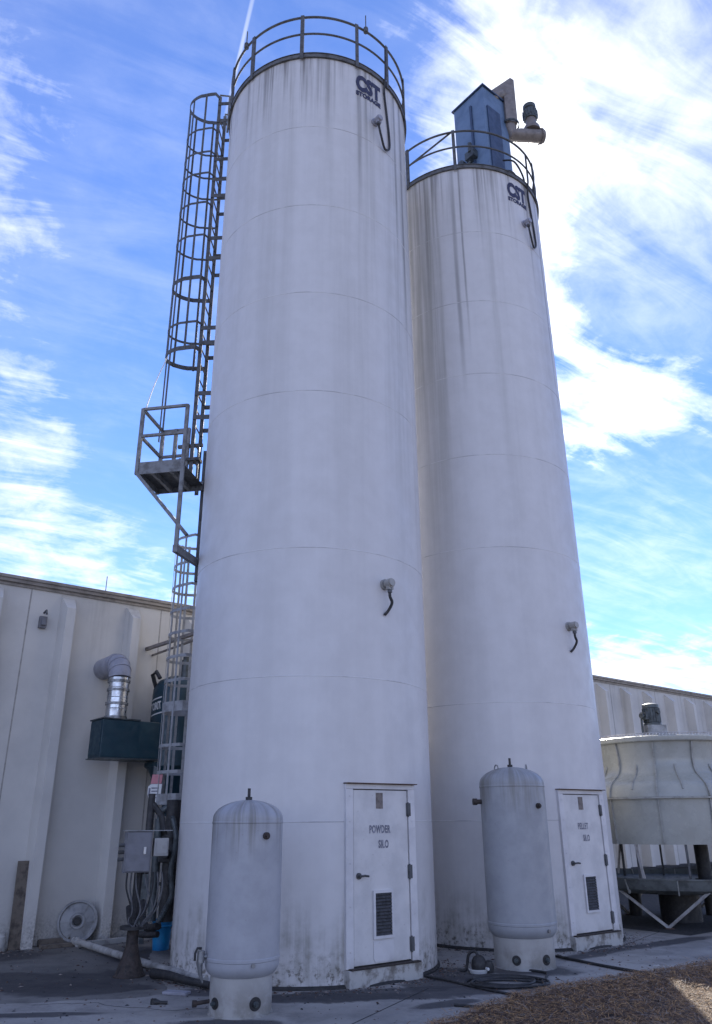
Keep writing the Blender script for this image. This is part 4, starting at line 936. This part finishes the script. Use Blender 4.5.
# loose grit, straw bits and crumbs of concrete gathered on the slab
rg = random.Random(17); g = MB(); n_ = 0
while n_ < 3200:
    q = rg.random()
    if q < .35:
        th = rg.uniform(-95, 95); rr_ = R+.05+abs(rg.gauss(0, .16)); c = (CA if rg.random() < .55 else CB)+D(th)*rr_; x, y = c.x, c.y
    elif q < .6: s_ = rg.uniform(-1, 3.4); c = WO+WD*s_+WN*abs(rg.gauss(.28, .3)); x, y = c.x, c.y
    else: x = rg.uniform(-4.5, 4.6); y = rg.uniform(7.2, 13.5)
    if inside(x, y) > .1 and x > -.5: continue
    if (x-CA.x)**2+(y-CA.y)**2 < (R+.04)**2 or (x-CB.x)**2+(y-CB.y)**2 < (R+.04)**2: continue
    n_ += 1; r_ = rg.choice((.004, .006, .006, .009, .014)); a = rg.uniform(0, PI); g.cur = rg.choices((0, 1, 2), (3, 3, 4))[0]
    st_ = rg.uniform(1, 2.6); u = V(math.cos(a), math.sin(a), 0)*r_*st_; v = V(-math.sin(a), math.cos(a), 0)*r_
    b0 = V(x, y, .003); tp = b0+V(rg.uniform(-.3, .3)*r_, rg.uniform(-.3, .3)*r_, r_*rg.uniform(.5, 1.1))
    g.add([b0-u, b0-v, b0+u, b0+v, tp], [(0, 1, 4), (1, 2, 4), (2, 3, 4), (3, 0, 4)])
g.cur = 0
o = g.build('loose_grit', [M['tape'], M['nearblack'], NEED[2]], kind='stuff'); tag(o, 'loose grit, crumbs and straw bits scattered over the concrete around the silo bases', 'grit')

# ------------------------------------------------------------------ light
SAZ, SEL = rad(10.5), rad(28.3)
sd = V(math.sin(SAZ)*math.cos(SEL), math.cos(SAZ)*math.cos(SEL), math.sin(SEL))
sun = bpy.data.lights.new('sun', 'SUN'); sun.energy = 4.0; sun.angle = rad(0.53); sun.color = (1.0, 0.93, 0.82)
so = bpy.data.objects.new('sun', sun); COL.objects.link(so); so.rotation_euler = sd.to_track_quat('Z', 'Y').to_euler(); so.location = sd*60

w = bpy.data.worlds.new('World'); sc.world = w; w.use_nodes = True
t = NT(w.node_tree); bg = w.node_tree.nodes['Background']
sky = t.new('ShaderNodeTexSky', sky_type='NISHITA'); sky.sun_disc = False
sky.sun_elevation = SEL; sky.sun_rotation = SAZ; sky.air_density = 1.0; sky.dust_density = 0.05; sky.ozone_density = 2.6; sky.altitude = 0
tc = t.new('ShaderNodeTexCoord'); d = t.vmath('NORMALIZE', tc.outputs['Generated'])
dx_, dy_, dz_ = t.sep(d)
den = t.math('ADD', t.math('MAXIMUM', dz_, 0.0), 0.18)
px = t.math('DIVIDE', dx_, den); py = t.math('DIVIDE', dy_, den)
rot = lambda a: (t.math('ADD', t.math('MULTIPLY', px, math.cos(a)), t.math('MULTIPLY', py, math.sin(a))), t.math('SUBTRACT', t.math('MULTIPLY', py, math.cos(a)), t.math('MULTIPLY', px, math.sin(a))))
ua, va = rot(0.5)
n_big = t.noise(t.comb(px, py, 3.0), 1.7, 10, 0.60, 0.6)
n_str = t.noise(t.comb(t.math('MULTIPLY', ua, 1.6), t.math('MULTIPLY', va, 6.0), 5.0), 1.6, 9, 0.62, 0.9)
n_puf = t.noise(t.comb(px, py, 9.0), 9.0, 8, 0.62, 0.3)
def lobe(v, deg, amp):
    v = Vector(v).normalized(); k = 0.6931/(1-math.cos(rad(deg)))
    q = t.math('POWER', t.math('MAXIMUM', t.vmath('DOT_PRODUCT', d, tuple(v)), 0.0001), k)
    return t.math('MULTIPLY', q, amp)
lobes = [((-.358, .587, .729), 3.6, 0.26), ((-.352, .630, .698), 3.2, 0.22), ((-.385, .686, .618), 3.5, 0.30), ((-.395, .771, .503), 3.4, 0.16), ((-.385, .800, .469), 3, 0.16), ((-.325, .840, .435), 3, 0.14), ((-.41, .82, .40), 3, 0.14), ((-.402, .836, .378), 3.6, 0.15), ((-.347, .873, .342), 4, 0.22), ((-.31, .91, .275), 3, 0.22), ((-.42, .86, .26), 4.5, 0.26),
         ((.074, .59, .804), 6, 0.15), ((.184, .605, .775), 6.5, 0.22), ((.16, .66, .73), 6, 0.25), ((.225, .66, .71), 5, 0.25), ((.235, .71, .66), 4.5, 0.26), ((.25, .755, .605), 4, 0.25), ((.265, .80, .55), 4.5, 0.26), ((.30, .844, .444), 5, 0.34), ((.35, .815, .462), 3.6, 0.31), ((.40, .785, .476), 3.8, 0.31), ((.34, .925, .15), 3.6, 0.50), ((.45, .88, .15), 4, 0.45), ((.29, .94, .16), 3, 0.25),
         ((.345, .725, .60), 5.2, -0.62), ((.40, .71, .58), 5, -0.45), ((.40, .865, .31), 5.5, -0.50), ((.335, .89, .32), 4.5, -0.42), ((-.25, .70, .67), 9, -0.26), ((-.20, .80, .56), 8, -0.27), ((-.25, .87, .42), 5, -0.20), ((-.10, .586, .801), 7, -0.16)]
acc = None
for q in lobes:
    l = lobe(*q); acc = l if acc is None else t.math('ADD', acc, l)
back = t.ramp(dy_, 0.30, -0.35, 0.0, 0.24)                       # unseen cloud bank added behind the camera to brighten the silo fronts
acc = t.math('ADD', acc, back)
body = t.math('ADD', t.math('MULTIPLY', n_big, 0.40), t.math('ADD', t.math('MULTIPLY', n_str, 0.80), t.math('MULTIPLY', n_puf, 0.62)))
body = t.math('MULTIPLY_ADD', t.math('SUBTRACT', body, .91), 1.9, .70)
m_ = t.math('POWER', t.ramp(t.math('ADD', body, acc), 0.80, 1.50, 0, 1, False), 1.1)
hz = t.math('MINIMUM', t.math('ADD', lobe((.36, .60, .715), 9, .58), t.math('ADD', lobe((.26, .62, .74), 8, .5), lobe((.38, .86, .33), 7, .28))), 1.0)
vn = t.math('ADD', t.math('MULTIPLY', n_str, .45), t.math('ADD', t.math('MULTIPLY', n_big, .3), t.math('MULTIPLY', n_puf, .25)))
veil = t.math('ADD', t.ramp(vn, .42, .75, 0.0, .20), t.math('MULTIPLY', hz, t.ramp(vn, .36, .66, .12, .85)))
# thin condensation trail
ca_, cb_ = Vector((-.1115, .575, .81)).normalized(), Vector((-.134, .625, .769)).normalized(); nn = ca_.cross(cb_).normalized()
tr = t.math('MULTIPLY', t.ramp(t.math('ABSOLUTE', t.vmath('DOT_PRODUCT', d, tuple(nn))), .0035, .0005), lobe((-.12, .60, .79), 3.5, .35))
m_ = t.math('MAXIMUM', t.math('MAXIMUM', m_, veil), tr)
sdot = t.math('MAXIMUM', t.vmath('DOT_PRODUCT', d, tuple(sd)), 0.0)
glow = t.math('ADD', t.math('MULTIPLY', t.math('POWER', sdot, 14.0), 2.5), t.math('MULTIPLY', t.math('POWER', sdot, 60.0), 4.0))
cl = t.vmath('ADD', (6.6, 6.9, 7.7), t.comb(glow, t.math('MULTIPLY', glow, .98), t.math('MULTIPLY', glow, .93)))
tint = t.new('ShaderNodeMix', data_type='RGBA', blend_type='MULTIPLY'); tint.inputs[0].default_value = 1.0
t.l.new(sky.outputs[0], tint.inputs[6]); tint.inputs[7].default_value = (1.22, 1.10, 1.44, 1)
calm = t.math('SUBTRACT', 1.0, t.math('MULTIPLY', t.math('POWER', sdot, 5.0), 0.42))
skyc = t.vmath('MULTIPLY', tint.outputs[2], t.comb(t.math('MULTIPLY', calm, calm), calm, t.math('POWER', calm, .6)))
t.l.new(t.mix(m_, skyc, cl), bg.inputs['Color']); bg.inputs['Strength'].default_value = 0.10

# ------------------------------------------------------------------ camera and view
cam = bpy.data.cameras.new('camera'); co_ = bpy.data.objects.new('camera', cam); COL.objects.link(co_)
cam.sensor_fit = 'VERTICAL'; cam.sensor_height = 36; cam.sensor_width = 24; cam.lens = 773/1024*36
cam.clip_end = 2000; cam.clip_start = .05
co_.matrix_world = Matrix.Translation((0, 0, 1.70)) @ Matrix.Rotation(rad(90+21.8), 4, 'X') @ Matrix.Rotation(rad(-.415), 4, 'Z')
sc.camera = co_
sc.view_settings.view_transform = 'Standard'; sc.view_settings.look = 'None'; sc.view_settings.gamma = 1.0
sc.view_settings.exposure = 1.02
sc.cycles.max_bounces = 8; sc.cycles.diffuse_bounces = 5
